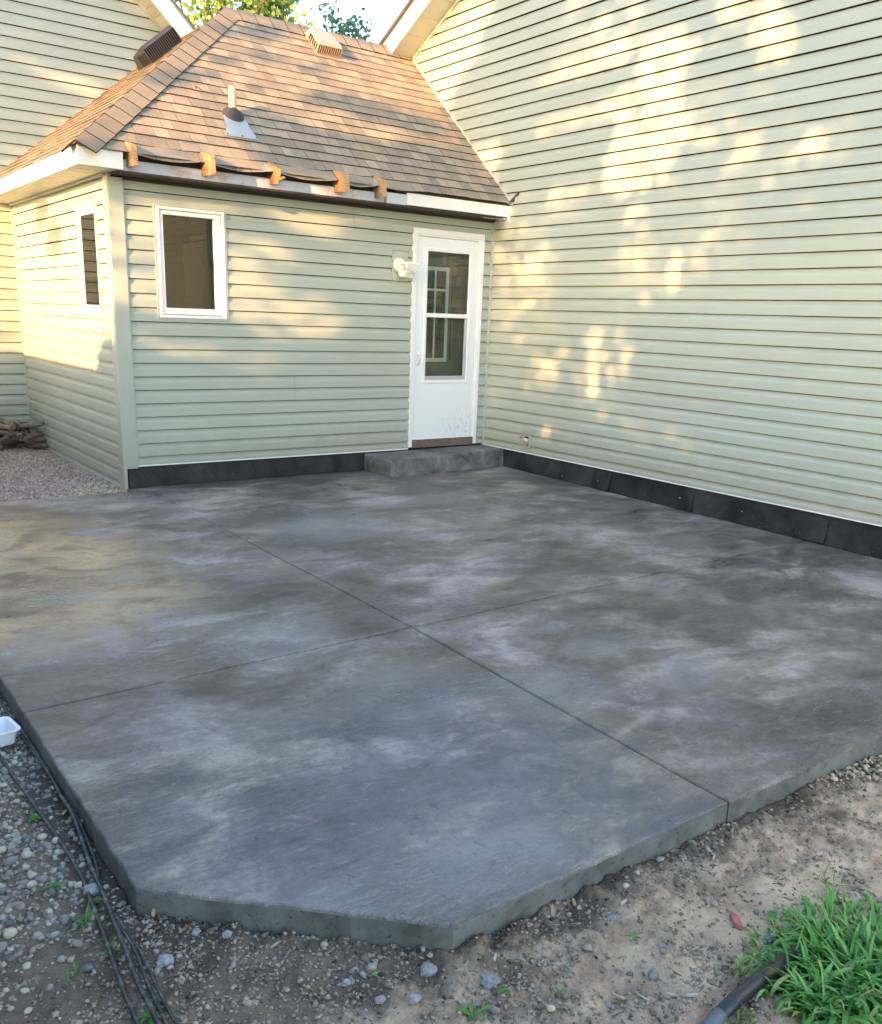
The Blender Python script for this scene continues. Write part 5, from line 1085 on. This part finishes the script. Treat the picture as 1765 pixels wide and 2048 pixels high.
# unseen yard trees to the west, crowns shaped to throw the dappled shade
U0, V0_, ST, NU, NV = -7., -1., .06, 267, 175
Q = np.array([[shade_at(U0+(i+.5)*ST, V0_+(j+.5)*ST) for i in range(NU)] for j in range(NV)])
UU, VV_ = np.meshgrid(U0+(np.arange(NU)+.5)*ST, V0_+(np.arange(NV)+.5)*ST)
TN = np.where((UU < -.35) & (VV_ > 2.0), .35+.65*sst(.34, .50, fbm(UU+40, VV_*.8+40, 3.4, 5, 3)), 1.); Q = 1-(1-Q)*TN*np.where(UU > 1.55, .985, np.where((UU > -.2) & (VV_ > 2.1), .95, .80))  # thin leaf veil added over the lit patches to weaken the sun
jj, ii = np.nonzero(Q > .05); cov = Q[jj, ii]; ok = rng.random(len(cov)) < .0+cov*1.0
lam = -np.log(np.maximum(.02, 1-.97*cov))*ST*ST/(.072*.072*.24)
cntl = rng.poisson(lam); rep = np.repeat(np.arange(len(cov)), cntl); n = len(rep)
uu = U0+(ii[rep]+rng.random(n))*ST; vv = V0_+(jj[rep]+rng.random(n))*ST
for tt in range(2):
    sel = (uu < .6) if tt == 0 else (uu >= .6)
    hh = -15.2+rng.normal(0, .7, sel.sum()); u_, v_ = uu[sel], vv[sel]
    P = eh[None]*hh[:, None]+eu[None]*u_[:, None]; P[:, 2] = v_-te*hh
    R = rotm(len(P)); q = np.array([(-.5, -.28, 0), (0, -.5, .08), (.5, -.2, 0), (.62, .15, -.05), (.1, .5, .05), (-.45, .3, 0)])
    Vv = np.einsum('nij,vj->nvi', R, q)*(.085*rng.uniform(.6, 1.2, len(P)))[:, None, None]+P[:, None, :]
    cx = eh*(-15.2)+eu*(-5.3 if tt == 0 else 6.0); t = empty('shade_tree', (cx[0], cx[1], -.15), label=('unseen yard tree with crown shaped for dappled shade, southern one', 'unseen yard tree with crown shaped for dappled shade, northern one')[tt], cat='tree')
    mk('crown', Vv.reshape(-1, 3), (np.array([[0, 1, 2, 3, 4, 5]])[None]+np.arange(len(P))[:, None, None]*6).reshape(-1, 6), M['weed'], t)
    MB().tube([(cx[0], cx[1], -.15), (cx[0]+.1, cx[1], 2.5), (cx[0]-.1, cx[1]+.2, 5)], [.28, .22, .10], 10).mk('trunk', M['bark_t'], t, smooth=True)
# picket fence west of the yard (outside the picture, its top edge is the shade line on the side wall)
fnc = empty('picket_fence', (-8.6, -4, -.15), label='tall wooden dog eared fence west of the yard', cat='fence'); M['fencewood'] = wood('grey_fence_wood', (.30, .25, .20), (.22, .18, .15), .3, .3)
y = -15.; i = 0; pm = None
fx = -8.6
while y < 6.5:
    zt = .965+te*math.hypot(fx+3.98, (fx+3.98)*.416)+.0
    P = [(y, -.15), (y+.138, -.15), (y+.138, zt-.03), (y+.112, zt+.012), (y+.026, zt+.012), (y, zt-.03)]
    if pm is None:
        o = mk('picket', [(fx-.009, a, b_) for a, b_ in P]+[(fx+.009, a, b_) for a, b_ in P], [tuple(range(6)), tuple(range(6, 12))[::-1]]+[(k, (k+1) % 6, (k+1) % 6+6, k+6) for k in range(6)], M['fencewood'], fnc, origin=(fx, y, -.15)); pm = o
    else:
        c = pm.copy(); COL.objects.link(c); c.parent = fnc; c.location = pm.location+Vector((0, y+15., random.uniform(-.004, .004)))
    y += .145; i += 1
for z in (.3, 1.5): bxp('rail', M['fencewood'], fnc, fx-.05, fx-.01, -15, 6.5, z, z+.09)
bxp('gap_board', M['fencewood'], fnc, fx-.07, fx-.052, -15, 6.5, -.15, zt-.04)
